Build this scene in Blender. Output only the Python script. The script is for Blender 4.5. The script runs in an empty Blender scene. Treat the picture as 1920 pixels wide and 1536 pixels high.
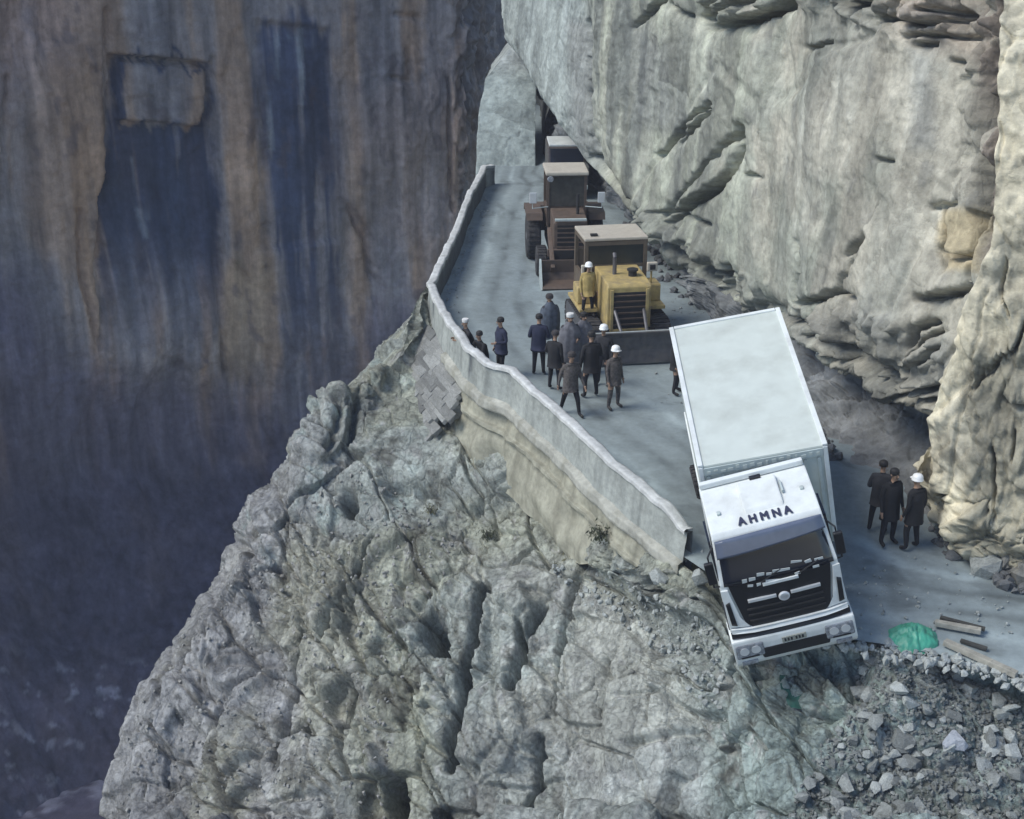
import bpy, bmesh, math, random
import numpy as np
from mathutils import Vector, Matrix, Euler
random.seed(7)
scene = bpy.context.scene
C = scene.collection
R = math.radians

# ------------------------------------------------------------------ camera
CAM_H, CAM_P, CAM_F = 13.8, R(22.0), 2653.0
cam_d = bpy.data.cameras.new('camera')
cam = bpy.data.objects.new('camera', cam_d)
C.objects.link(cam)
cam.location = (0, 0, CAM_H)
cam.rotation_euler = (R(90) - CAM_P, 0, 0)
cam_d.sensor_fit = 'HORIZONTAL'
cam_d.sensor_width = 36.0
cam_d.lens = 36.0 * CAM_F / 1920.0
cam_d.clip_end = 2000
scene.camera = cam

# ------------------------------------------------------------------ light
SUN_DIR = Vector((-0.62, -0.16, 0.77)).normalized()      # towards the sun
world = bpy.data.worlds.new('World')
scene.world = world
world.use_nodes = True
wn = world.node_tree.nodes
wl = world.node_tree.links
bg = wn['Background']
sky = wn.new('ShaderNodeTexSky')
sky.sky_type = 'NISHITA'
sky.sun_disc = False
sky.sun_elevation = math.asin(SUN_DIR.z)
sky.sun_rotation = math.atan2(SUN_DIR.x, SUN_DIR.y)
sky.altitude = 2500
sky.dust_density = 2.5
sky.ozone_density = .6
sky.air_density = 1.0
wl.new(sky.outputs['Color'], bg.inputs['Color'])
bg.inputs['Strength'].default_value = 0.115
sun_d = bpy.data.lights.new('sun', 'SUN')
sun = bpy.data.objects.new('sun', sun_d)
C.objects.link(sun)
sun_d.energy = 1.9
sun_d.angle = R(32)
sun_d.color = (1.0, 0.965, 0.88)
sun.rotation_euler = SUN_DIR.to_track_quat('Z', 'Y').to_euler()
sun.location = (-30, -10, 40)
scene.view_settings.view_transform = 'Standard'
scene.view_settings.look = 'None'
scene.view_settings.gamma = 1.0
scene.view_settings.use_curve_mapping = False
scene.view_settings.exposure = 0.85
scene.cycles.max_bounces = 5
scene.cycles.diffuse_bounces = 3

# ------------------------------------------------------------------ picture <-> place
cP, sP = math.cos(CAM_P), math.sin(CAM_P)


def ray(px, py):
    dx = (np.asarray(px, float) - 960) / CAM_F
    dv = (np.asarray(py, float) - 768) / CAM_F
    return dx, cP - dv * sP, -sP - dv * cP


def atY(px, py, Y):
    dx, dy, dz = ray(px, py)
    t = Y / dy
    return np.stack([dx * t, dy * t, CAM_H + dz * t], -1)


def road_z(y):
    return np.interp(y, [14, 20, 24.4, 29, 33, 70], [-1.3, -0.85, -0.36, 0.22, 0.42, 0.5])


def onroad(px, py, dz=0.0):
    z = 0.3
    for _ in range(12):
        dx, dy, dzr = ray(px, py)
        t = (z + dz - CAM_H) / dzr
        y = dy * t
        z = float(road_z(y))
    return Vector((float(dx * t), float(y), z + dz))


def project(P):
    d = P - np.array([0, 0, CAM_H])
    z = d[..., 1] * cP - d[..., 2] * sP
    v = -(d[..., 1] * sP + d[..., 2] * cP)
    return 960 + CAM_F * d[..., 0] / z, 768 + CAM_F * v / z


# ------------------------------------------------------------------ noise in numpy
def _hash(ix, iy, iz, seed):
    h = ix.astype(np.uint32) * np.uint32(374761393) + iy.astype(np.uint32) * np.uint32(668265263) + iz.astype(np.uint32) * np.uint32(2147483629) + np.uint32((seed * 974634777) & 0xffffffff)
    h = (h ^ (h >> np.uint32(13))) * np.uint32(1274126177)
    h = (h ^ (h >> np.uint32(16))) * np.uint32(2246822519)
    return h ^ (h >> np.uint32(15))


def _rnd(h, k):
    g = (h + np.uint32((k * 0x9E3779B9) & 0xffffffff)) * np.uint32(2654435761)
    g = (g ^ (g >> np.uint32(15))) * np.uint32(2246822519)
    return (g >> np.uint32(8)).astype(np.float32) * np.float32(1 / 16777215.0)


def perlin(P, scale, seed=0):
    Q = P * scale
    i = np.floor(Q)
    f = (Q - i).astype(np.float32)
    i = i.astype(np.int64)
    w = f * f * f * (f * (f * 6 - 15) + 10)
    out = np.zeros(len(P), np.float32)
    for a in (0, 1):
        for b in (0, 1):
            for c in (0, 1):
                h = _hash(i[:, 0] + a, i[:, 1] + b, i[:, 2] + c, seed)
                g = (_rnd(h, 1) * 2 - 1) * (f[:, 0] - a) + (_rnd(h, 2) * 2 - 1) * (f[:, 1] - b) + (_rnd(h, 3) * 2 - 1) * (f[:, 2] - c)
                out += g * (w[:, 0] if a else 1 - w[:, 0]) * (w[:, 1] if b else 1 - w[:, 1]) * (w[:, 2] if c else 1 - w[:, 2])
    return out.astype(float) * 1.2


def fbm(P, scale, octv=4, seed=0, gain=0.5, ridge=False):
    o = np.zeros(len(P))
    a = 1.0
    for k in range(octv):
        n = perlin(P, scale, seed + k * 17)
        o += a * ((0.35 - np.abs(n)) * 2 if ridge else n)
        a *= gain
        scale *= 2.03
    return o


def facet(P, scale, seed=0, tilt=1.0, k=16.0):
    """broken-rock relief: every cell is a tilted plane with an offset, blended at its border; returns height and gap to next cell"""
    Q = P * scale
    i = np.floor(Q)
    fr = (Q - i).astype(np.float32)
    i = i.astype(np.int64)
    n = len(P)
    F1 = np.full(n, 9.0, np.float32)
    F2 = np.full(n, 9.0, np.float32)
    H = np.zeros(n, np.float32)
    W = np.full(n, 1e-12, np.float32)
    for a in (-1, 0, 1):
        for b in (-1, 0, 1):
            for c in (-1, 0, 1):
                h = _hash(i[:, 0] + a, i[:, 1] + b, i[:, 2] + c, seed)
                dx = fr[:, 0] - (a + _rnd(h, 1))
                dy = fr[:, 1] - (b + _rnd(h, 2))
                dz = fr[:, 2] - (c + _rnd(h, 3))
                d = dx * dx + dy * dy + dz * dz
                g = (h * np.uint32(2654435761)) >> np.uint32(3)
                v = ((g & np.uint32(127)).astype(np.float32) / 127 - .5) + tilt * (((g >> np.uint32(7)) & np.uint32(127)).astype(np.float32) / 127 - .5) * dx \
                    + tilt * (((g >> np.uint32(14)) & np.uint32(127)).astype(np.float32) / 127 - .5) * dy + tilt * (((g >> np.uint32(21)) & np.uint32(127)).astype(np.float32) / 127 - .5) * dz
                w = np.exp(-k * d)
                H += w * v
                W += w
                F2 = np.minimum(F2, np.maximum(F1, d))
                F1 = np.minimum(F1, d)
    return (H / W).astype(float), (np.sqrt(F2) - np.sqrt(F1)).astype(float)


def smooth(x, a, b):
    t = np.clip((x - a) / (b - a), 0, 1)
    return t * t * (3 - 2 * t)


def dist_poly(px, py, pts, closed=False):
    d = np.full(len(px), 1e9)
    pts = [tuple(map(float, p)) for p in pts]
    if closed:
        pts = pts + [pts[0]]
    for (x0, y0), (x1, y1) in zip(pts, pts[1:]):
        vx, vy = x1 - x0, y1 - y0
        t = np.clip(((px - x0) * vx + (py - y0) * vy) / (vx * vx + vy * vy + 1e-9), 0, 1)
        d = np.minimum(d, np.hypot(px - x0 - t * vx, py - y0 - t * vy))
    return d


def inside(px, py, pts):
    r = np.zeros(len(px), bool)
    n = len(pts)
    for k in range(n):
        x0, y0 = pts[k]
        x1, y1 = pts[(k + 1) % n]
        c = (y0 > py) != (y1 > py)
        r ^= c & (px < (x1 - x0) * (py - y0) / (y1 - y0 + 1e-9) + x0)
    return r


def region(px, py, pts, soft):
    """1 inside the outline, fading over `soft` on its border"""
    d = dist_poly(px, py, pts, True)
    s = np.where(inside(px, py, pts), d, -d)
    return smooth(s, -soft, soft)


def spline_grid(ctrl, nu, nv):
    """Catmull-Rom surface through ctrl[rows][cols][3]; nv rows, nu cols"""
    ctrl = np.asarray(ctrl, float)

    def run(A, n):
        m = len(A)
        t = np.linspace(0, m - 1, n)
        i = np.minimum(t.astype(int), m - 2)
        f = (t - i).reshape((-1,) + (1,) * (A.ndim - 1))
        Ae = np.concatenate([2 * A[:1] - A[1:2], A, 2 * A[-1:] - A[-2:-1]])
        p0, p1, p2, p3 = Ae[i], Ae[i + 1], Ae[i + 2], Ae[i + 3]
        return .5 * (2 * p1 + (p2 - p0) * f + (2 * p0 - 5 * p1 + 4 * p2 - p3) * f * f + (3 * p1 - p0 - 3 * p2 + p3) * f ** 3)
    g = run(ctrl, nv)
    g = run(np.swapaxes(g, 0, 1), nu)
    return np.swapaxes(g, 0, 1)


def grid_normals(G):
    du = np.gradient(G, axis=1)
    dv = np.gradient(G, axis=0)
    n = np.cross(du, dv)
    n /= np.linalg.norm(n, axis=-1, keepdims=True) + 1e-12
    return n


def grid_mesh(name, G, mat, col=None, shade=True, extra=None):
    nv, nu = G.shape[:2]
    me = bpy.data.meshes.new(name)
    idx = np.arange(nv * nu).reshape(nv, nu)
    q = np.stack([idx[:-1, :-1], idx[1:, :-1], idx[1:, 1:], idx[:-1, 1:]], -1).reshape(-1, 4)
    me.vertices.add(nv * nu)
    me.vertices.foreach_set('co', G.astype(np.float32).ravel())
    me.loops.add(q.size)
    me.loops.foreach_set('vertex_index', q.astype(np.int32).ravel())
    me.polygons.add(len(q))
    me.polygons.foreach_set('loop_start', np.arange(0, q.size, 4, dtype=np.int32))
    me.polygons.foreach_set('use_smooth', np.full(len(q), shade))
    me.update(calc_edges=True)
    if col is not None:
        at = me.color_attributes.new('tint', 'FLOAT_COLOR', 'POINT')
        c4 = np.ones((nv * nu, 4), np.float32)
        c4[:, :3] = col
        at.data.foreach_set('color', c4.ravel())
    me.materials.append(mat)
    o = bpy.data.objects.new(name, me)
    C.objects.link(o)
    return o


# ------------------------------------------------------------------ objects
def tag(o, label=None, cat=None, group=None, kind=None):
    if label:
        o['label'] = label
    if cat:
        o['category'] = cat
    if group:
        o['group'] = group
    if kind:
        o['kind'] = kind
    return o


def empty(name, loc=(0, 0, 0), rot=(0, 0, 0), scale=1.0):
    o = bpy.data.objects.new(name, None)
    C.objects.link(o)
    o.empty_display_size = 0.2
    o.location = loc
    o.rotation_euler = rot
    o.scale = (scale,) * 3
    return o


def link(name, me, mat, parent=None, smooth_=False):
    if mat is not None:
        me.materials.clear()
        me.materials.append(mat)
    if smooth_:
        me.polygons.foreach_set('use_smooth', [True] * len(me.polygons))
    o = bpy.data.objects.new(name, me)
    C.objects.link(o)
    if parent:
        o.parent = parent
    return o


class MB:
    """collects shapes in one bmesh"""

    def __init__(self):
        self.bm = bmesh.new()

    def box(self, c, s, rot=None, taper=None, bevel=0.0):
        bm2 = bmesh.new()
        bmesh.ops.create_cube(bm2, size=1.0)
        for v in bm2.verts:
            k = 1.0
            if taper and v.co.z > 0:
                v.co.x *= taper[0]
                v.co.y *= taper[1]
            v.co = Vector((v.co.x * s[0], v.co.y * s[1], v.co.z * s[2]))
        if bevel:
            bmesh.ops.bevel(bm2, geom=list(bm2.edges), offset=bevel, segments=2, affect='EDGES', profile=0.6)
        M = Matrix.Translation(Vector(c))
        if rot:
            M = M @ Euler(rot).to_matrix().to_4x4()
        bm2.transform(M)
        self._add(bm2)
        return self

    def _add(self, bm2):
        me = bpy.data.meshes.new('tmp')
        bm2.to_mesh(me)
        bm2.free()
        self.bm.from_mesh(me)
        bpy.data.meshes.remove(me)

    def prism(self, poly, axis='x', a=-.5, b=.5, bevel=0.0, hw=None):
        """poly in the two other axes extruded from a to b; hw(u,v) scales a,b"""
        bm2 = bmesh.new()

        def mk(u, v, t):
            k = hw(u, v) if hw else 1.0
            if axis == 'x':
                return (t * k, u, v)
            if axis == 'y':
                return (u, t, v)
            return (u, v, t)
        A = [bm2.verts.new(mk(u, v, a)) for u, v in poly]
        B = [bm2.verts.new(mk(u, v, b)) for u, v in poly]
        n = len(poly)
        bm2.faces.new(A)
        bm2.faces.new(B[::-1])
        for k in range(n):
            bm2.faces.new([A[k], B[k], B[(k + 1) % n], A[(k + 1) % n]])
        bmesh.ops.recalc_face_normals(bm2, faces=list(bm2.faces))
        if bevel:
            bmesh.ops.bevel(bm2, geom=list(bm2.edges), offset=bevel, segments=2, affect='EDGES', profile=0.6)
        self._add(bm2)
        return self

    def tube(self, pts, r, seg=8, r1=None):
        pts = [Vector(p) for p in pts]
        bm2 = bmesh.new()
        rings = []
        n = len(pts)
        for k, p in enumerate(pts):
            d = (pts[min(k + 1, n - 1)] - pts[max(k - 1, 0)]).normalized()
            q = d.to_track_quat('Z', 'Y')
            rr = r if r1 is None else r + (r1 - r) * k / max(1, n - 1)
            rings.append([bm2.verts.new(p + q @ Vector((rr * math.cos(2 * math.pi * j / seg), rr * math.sin(2 * math.pi * j / seg), 0))) for j in range(seg)])
        for A, B in zip(rings, rings[1:]):
            for j in range(seg):
                bm2.faces.new([A[j], A[(j + 1) % seg], B[(j + 1) % seg], B[j]])
        bm2.faces.new(rings[0][::-1])
        bm2.faces.new(rings[-1])
        self._add(bm2)
        return self

    def lathe(self, prof, axis='z', c=(0, 0, 0), seg=20):
        """prof: (radius, height) list"""
        bm2 = bmesh.new()
        rings = []
        for r, h in prof:
            ring = []
            for j in range(seg):
                a = 2 * math.pi * j / seg
                x, y = r * math.cos(a), r * math.sin(a)
                p = {'z': (x, y, h), 'x': (h, x, y), 'y': (x, h, y)}[axis]
                ring.append(bm2.verts.new(Vector(p) + Vector(c)))
            rings.append(ring)
        for A, B in zip(rings, rings[1:]):
            for j in range(seg):
                bm2.faces.new([A[j], A[(j + 1) % seg], B[(j + 1) % seg], B[j]])
        bm2.faces.new(rings[0][::-1])
        bm2.faces.new(rings[-1])
        bmesh.ops.recalc_face_normals(bm2, faces=list(bm2.faces))
        self._add(bm2)
        return self

    def hull(self, pts):
        bm2 = bmesh.new()
        for p in pts:
            bm2.verts.new(p)
        r = bmesh.ops.convex_hull(bm2, input=list(bm2.verts))
        bmesh.ops.delete(bm2, geom=[v for v in bm2.verts if not v.link_faces], context='VERTS')
        self._add(bm2)
        return self

    def mesh(self, name):
        me = bpy.data.meshes.new(name)
        self.bm.to_mesh(me)
        self.bm.free()
        return me

    def build(self, name, mat, parent=None, smooth_=False):
        return link(name, self.mesh(name), mat, parent, smooth_)


# ------------------------------------------------------------------ materials
def new_mat(name):
    m = bpy.data.materials.new(name)
    m.use_nodes = True
    nt = m.node_tree
    return m, nt, nt.nodes['Principled BSDF']


def plain(name, col, rough=0.5, metal=0.0, var=0.15, scale=6.0, bump=0.0, dirt=None, dirt_amt=0.0):
    """paint, metal or cloth with a little mottling, dirt patches and relief"""
    m, nt, b = new_mat(name)
    tc = nt.nodes.new('ShaderNodeTexCoord')
    n = nt.nodes.new('ShaderNodeTexNoise')
    n.inputs['Scale'].default_value = scale
    n.inputs['Detail'].default_value = 6
    nt.links.new(tc.outputs['Object'], n.inputs['Vector'])
    mp = nt.nodes.new('ShaderNodeMapRange')
    mp.inputs['From Min'].default_value = .25
    mp.inputs['From Max'].default_value = .75
    mp.inputs['To Min'].default_value = 1 - var
    mp.inputs['To Max'].default_value = 1 + var
    nt.links.new(n.outputs['Fac'], mp.inputs['Value'])
    mx = nt.nodes.new('ShaderNodeMix')
    mx.data_type = 'RGBA'
    mx.blend_type = 'MULTIPLY'
    mx.inputs['Factor'].default_value = 1
    mx.inputs[6].default_value = (*col, 1)
    nt.links.new(mp.outputs['Result'], mx.inputs[7])
    out = mx.outputs[2]
    if dirt:
        n2 = nt.nodes.new('ShaderNodeTexNoise')
        n2.inputs['Scale'].default_value = scale * .45
        n2.inputs['Detail'].default_value = 8
        n2.inputs['Roughness'].default_value = .65
        nt.links.new(tc.outputs['Object'], n2.inputs['Vector'])
        m2 = nt.nodes.new('ShaderNodeMapRange')
        m2.inputs['From Min'].default_value = .45
        m2.inputs['From Max'].default_value = .72
        m2.inputs['To Max'].default_value = dirt_amt
        nt.links.new(n2.outputs['Fac'], m2.inputs['Value'])
        d = nt.nodes.new('ShaderNodeMix')
        d.data_type = 'RGBA'
        nt.links.new(m2.outputs['Result'], d.inputs['Factor'])
        nt.links.new(out, d.inputs[6])
        d.inputs[7].default_value = (*dirt, 1)
        out = d.outputs[2]
    nt.links.new(out, b.inputs['Base Color'])
    b.inputs['Roughness'].default_value = rough
    b.inputs['Metallic'].default_value = metal
    if bump:
        bp = nt.nodes.new('ShaderNodeBump')
        bp.inputs['Strength'].default_value = bump
        bp.inputs['Distance'].default_value = .02
        nt.links.new(n.outputs['Fac'], bp.inputs['Height'])
        nt.links.new(bp.outputs['Normal'], b.inputs['Normal'])
    return m


def rock_mat(name, rough=.92, fine=9.0, bump=.6, dist=.06, streak=0.0, contrast=.35, use_tint=True, col=(.3, .3, .28), frac=0.0, fscale=2.2):
    """stone: the tint of the mesh (mineral zones, stains) times grain, with fine relief"""
    m, nt, b = new_mat(name)
    N, L = nt.nodes, nt.links
    geo = N.new('ShaderNodeNewGeometry')
    pos = geo.outputs['Position']
    if use_tint:
        at = N.new('ShaderNodeAttribute')
        at.attribute_name = 'tint'
        base = at.outputs['Color']
    else:
        rgb = N.new('ShaderNodeRGB')
        rgb.outputs[0].default_value = (*col, 1)
        base = rgb.outputs[0]
        tc = N.new('ShaderNodeTexCoord')
        oi = N.new('ShaderNodeObjectInfo')
        add = N.new('ShaderNodeVectorMath')
        L.new(tc.outputs['Object'], add.inputs[0])
        L.new(oi.outputs['Location'], add.inputs[1])
        pos = add.outputs[0]
        hv = N.new('ShaderNodeHueSaturation')
        mr = N.new('ShaderNodeMapRange')
        mr.inputs['To Min'].default_value = .6
        mr.inputs['To Max'].default_value = 1.45
        L.new(oi.outputs['Random'], mr.inputs['Value'])
        L.new(mr.outputs['Result'], hv.inputs['Value'])
        L.new(base, hv.inputs['Color'])
        base = hv.outputs['Color']
    n1 = N.new('ShaderNodeTexNoise')
    n1.inputs['Scale'].default_value = fine * .25
    n1.inputs['Detail'].default_value = 9
    n1.inputs['Roughness'].default_value = .68
    L.new(pos, n1.inputs['Vector'])
    n2 = N.new('ShaderNodeTexNoise')
    n2.inputs['Scale'].default_value = fine
    n2.inputs['Detail'].default_value = 7
    n2.inputs['Roughness'].default_value = .7
    L.new(pos, n2.inputs['Vector'])
    ad = N.new('ShaderNodeMath')
    ad.operation = 'ADD'
    L.new(n1.outputs['Fac'], ad.inputs[0])
    L.new(n2.outputs['Fac'], ad.inputs[1])
    mp = N.new('ShaderNodeMapRange')
    mp.inputs['From Min'].default_value = .7
    mp.inputs['From Max'].default_value = 1.3
    mp.inputs['To Min'].default_value = 1 - contrast
    mp.inputs['To Max'].default_value = 1 + contrast
    mp.clamp = False
    L.new(ad.outputs[0], mp.inputs['Value'])
    mx = N.new('ShaderNodeMix')
    mx.data_type = 'RGBA'
    mx.blend_type = 'MULTIPLY'
    mx.inputs['Factor'].default_value = 1
    L.new(base, mx.inputs[6])
    L.new(mp.outputs['Result'], mx.inputs[7])
    out = mx.outputs[2]
    if streak:
        mpg = N.new('ShaderNodeMapping')
        mpg.inputs['Scale'].default_value = (1.6, 1.6, .12)
        L.new(pos, mpg.inputs['Vector'])
        n3 = N.new('ShaderNodeTexNoise')
        n3.inputs['Scale'].default_value = 1.0
        n3.inputs['Detail'].default_value = 6
        n3.inputs['Roughness'].default_value = .6
        L.new(mpg.outputs[0], n3.inputs['Vector'])
        m3 = N.new('ShaderNodeMapRange')
        m3.inputs['From Min'].default_value = .3
        m3.inputs['From Max'].default_value = .7
        m3.inputs['To Min'].default_value = 1 - streak
        m3.inputs['To Max'].default_value = 1 + streak
        m3.clamp = False
        L.new(n3.outputs['Fac'], m3.inputs['Value'])
        x2 = N.new('ShaderNodeMix')
        x2.data_type = 'RGBA'
        x2.blend_type = 'MULTIPLY'
        x2.inputs['Factor'].default_value = 1
        L.new(out, x2.inputs[6])
        L.new(m3.outputs['Result'], x2.inputs[7])
        out = x2.outputs[2]
    L.new(out, b.inputs['Base Color'])
    b.inputs['Roughness'].default_value = rough
    b.inputs['Specular IOR Level'].default_value = .25
    hgt = ad.outputs[0]
    if frac:
        # hairline fractures, steeper than wide, bent by noise
        for sc_, am_ in ((fscale, 1.0), (fscale * 3.3, .45)):
            mpf = N.new('ShaderNodeMapping')
            mpf.inputs['Scale'].default_value = (1.0, 1.0, .45)
            mpf.inputs['Rotation'].default_value = (.2, .35, .1)
            vm = N.new('ShaderNodeVectorMath')
            vm.operation = 'MULTIPLY_ADD'
            L.new(n1.outputs['Color'], vm.inputs[0])
            vm.inputs[1].default_value = (.5, .5, .5)
            L.new(pos, vm.inputs[2])
            L.new(vm.outputs[0], mpf.inputs['Vector'])
            vo = N.new('ShaderNodeTexVoronoi')
            vo.feature = 'DISTANCE_TO_EDGE'
            vo.inputs['Scale'].default_value = sc_
            L.new(mpf.outputs[0], vo.inputs['Vector'])
            mf = N.new('ShaderNodeMapRange')
            mf.inputs['From Max'].default_value = .055
            mf.inputs['To Min'].default_value = -frac * am_
            mf.inputs['To Max'].default_value = 0
            L.new(vo.outputs['Distance'], mf.inputs['Value'])
            ah = N.new('ShaderNodeMath')
            ah.operation = 'ADD'
            L.new(hgt, ah.inputs[0])
            L.new(mf.outputs['Result'], ah.inputs[1])
            hgt = ah.outputs[0]
            vc = N.new('ShaderNodeTexVoronoi')
            vc.inputs['Scale'].default_value = sc_
            L.new(mpf.outputs[0], vc.inputs['Vector'])
            sx = N.new('ShaderNodeSeparateColor')
            L.new(vc.outputs['Color'], sx.inputs[0])
            mc = N.new('ShaderNodeMapRange')
            mc.inputs['To Min'].default_value = 1 - .2 * am_
            mc.inputs['To Max'].default_value = 1 + .2 * am_
            L.new(sx.outputs[0], mc.inputs['Value'])
            xm = N.new('ShaderNodeMix')
            xm.data_type = 'RGBA'
            xm.blend_type = 'MULTIPLY'
            xm.inputs['Factor'].default_value = 1
            L.new(out, xm.inputs[6])
            L.new(mc.outputs['Result'], xm.inputs[7])
            out = xm.outputs[2]
        L.new(out, b.inputs['Base Color'])
    bp = N.new('ShaderNodeBump')
    bp.inputs['Strength'].default_value = bump
    bp.inputs['Distance'].default_value = dist
    L.new(hgt, bp.inputs['Height'])
    L.new(bp.outputs['Normal'], b.inputs['Normal'])
    return m


# ================================================================== the setting
M_rock = rock_mat('spur_rock', fine=9, bump=.8, dist=.08, contrast=.42, frac=.8, fscale=1.1)
M_cliff = rock_mat('cliff_rock', fine=5, bump=.5, dist=.06, streak=.2, contrast=.28, frac=.5, fscale=.7)
M_wall = rock_mat('canyon_rock', fine=2.2, bump=.5, dist=.12, streak=.3, contrast=.25)
M_stone = rock_mat('rubble_stone', use_tint=False, col=(.29, .31, .30), fine=14, contrast=.35)
M_mason = rock_mat('masonry_stone', use_tint=False, col=(.22, .225, .215), fine=14, contrast=.35)
M_conc = rock_mat('old_concrete', use_tint=True, fine=7, bump=.35, dist=.03, contrast=.22, streak=.12)
M_road = rock_mat('dusty_road', fine=6, bump=.25, dist=.02, contrast=.14)

# ---- the edge of the road: parapet line (top edge in the photograph turned into points of the place)
PAR_H = .85
par_px = [(921, 308), (903, 312), (872, 370), (850, 430), (822, 488), (801, 530), (830, 590), (868, 642), (908, 676), (955, 692), (1000, 733),
          (1060, 784), (1120, 843), (1190, 902), (1240, 944), (1286, 976)]
PAR = [onroad(x, y, PAR_H) for x, y in par_px]
PAR = np.array([[p.x, p.y, float(road_z(p.y))] for p in PAR])


def resample(A, step):
    A = np.asarray(A, float)
    d = np.r_[0, np.cumsum(np.linalg.norm(np.diff(A, axis=0), axis=1))]
    n = max(2, int(d[-1] / step))
    t = np.linspace(0, d[-1], n)
    return np.stack([np.interp(t, d, A[:, k]) for k in range(A.shape[1])], -1), t


# ---- road sheet
left_edge = [(-.9, 78)] + [tuple(p[:2]) for p in PAR] + [(4.35, 25.3), (5.0, 24.2), (6.2, 23.6), (8.0, 23.1), (10, 22.2), (13, 21), (17, 20)]
right_edge = [(9, 78), (2.6, 62), (3.2, 58), (4.2, 54), (5, 50), (6, 46), (7, 43), (8, 40), (9, 37), (9.6, 35), (10, 34), (10.2, 33), (10.4, 32), (10.6, 31),
              (10.8, 30.2), (11, 29.6), (11.3, 29), (11.6, 28.6), (12, 28.2), (12.6, 27.8), (13.2, 27.4), (14.2, 27), (16, 26.6), (19, 26)]
le, re_ = np.array(left_edge), np.array(right_edge)
k = np.linspace(0, len(le) - 1, 260)
le = np.stack([np.interp(k, range(len(left_edge)), le[:, j]) for j in (0, 1)], -1)
re_ = np.stack([np.interp(k, range(len(right_edge)), re_[:, j]) for j in (0, 1)], -1)
w = np.linspace(0, 1, 110)[None, :, None]
XY = le[:, None, :] * (1 - w) + re_[:, None, :] * w
P = np.concatenate([XY, road_z(XY[..., 1])[..., None]], -1)
pf = P.reshape(-1, 3)
pf[:, 2] += .03 * fbm(pf, .5, 4, 3) + .012 * fbm(pf, 2.5, 3, 9)
t = fbm(pf * np.array([1, .35, 1]), .45, 4, 21)
t2 = fbm(pf, 1.7, 3, 33)
base = np.array([.215, .255, .265])
cl = base[None] * (1 + .22 * t[:, None] + .1 * t2[:, None])
uu = np.tile(np.linspace(0, 1, 110), 260)
acr = np.linalg.norm(XY - XY[:, :1], axis=-1).ravel() + .18 * fbm(pf, .25, 3, 41)
for off_ in (1.15, 2.75, 1.9, 3.5):
    trk = 1.3 * np.exp(-((acr - off_) / .17) ** 2) * (.4 + .6 * smooth(fbm(pf, .6, 3, 43), -.2, .3))
    cl = cl * (1 + .30 * trk[:, None]) if off_ > 3 or off_ < 1.5 else cl * (1 - .28 * trk[:, None])
    pf[:, 2] -= .018 * trk
gr_ = smooth(fbm(pf, 1.1, 4, 45), .25, .5)
cl = cl * (1 - .28 * gr_[:, None])
cl = cl * (1 + .25 * smooth(-acr, -.7, -.1)[:, None])
road = grid_mesh('road', P, M_road, cl)
tag(road, kind='structure')

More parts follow.
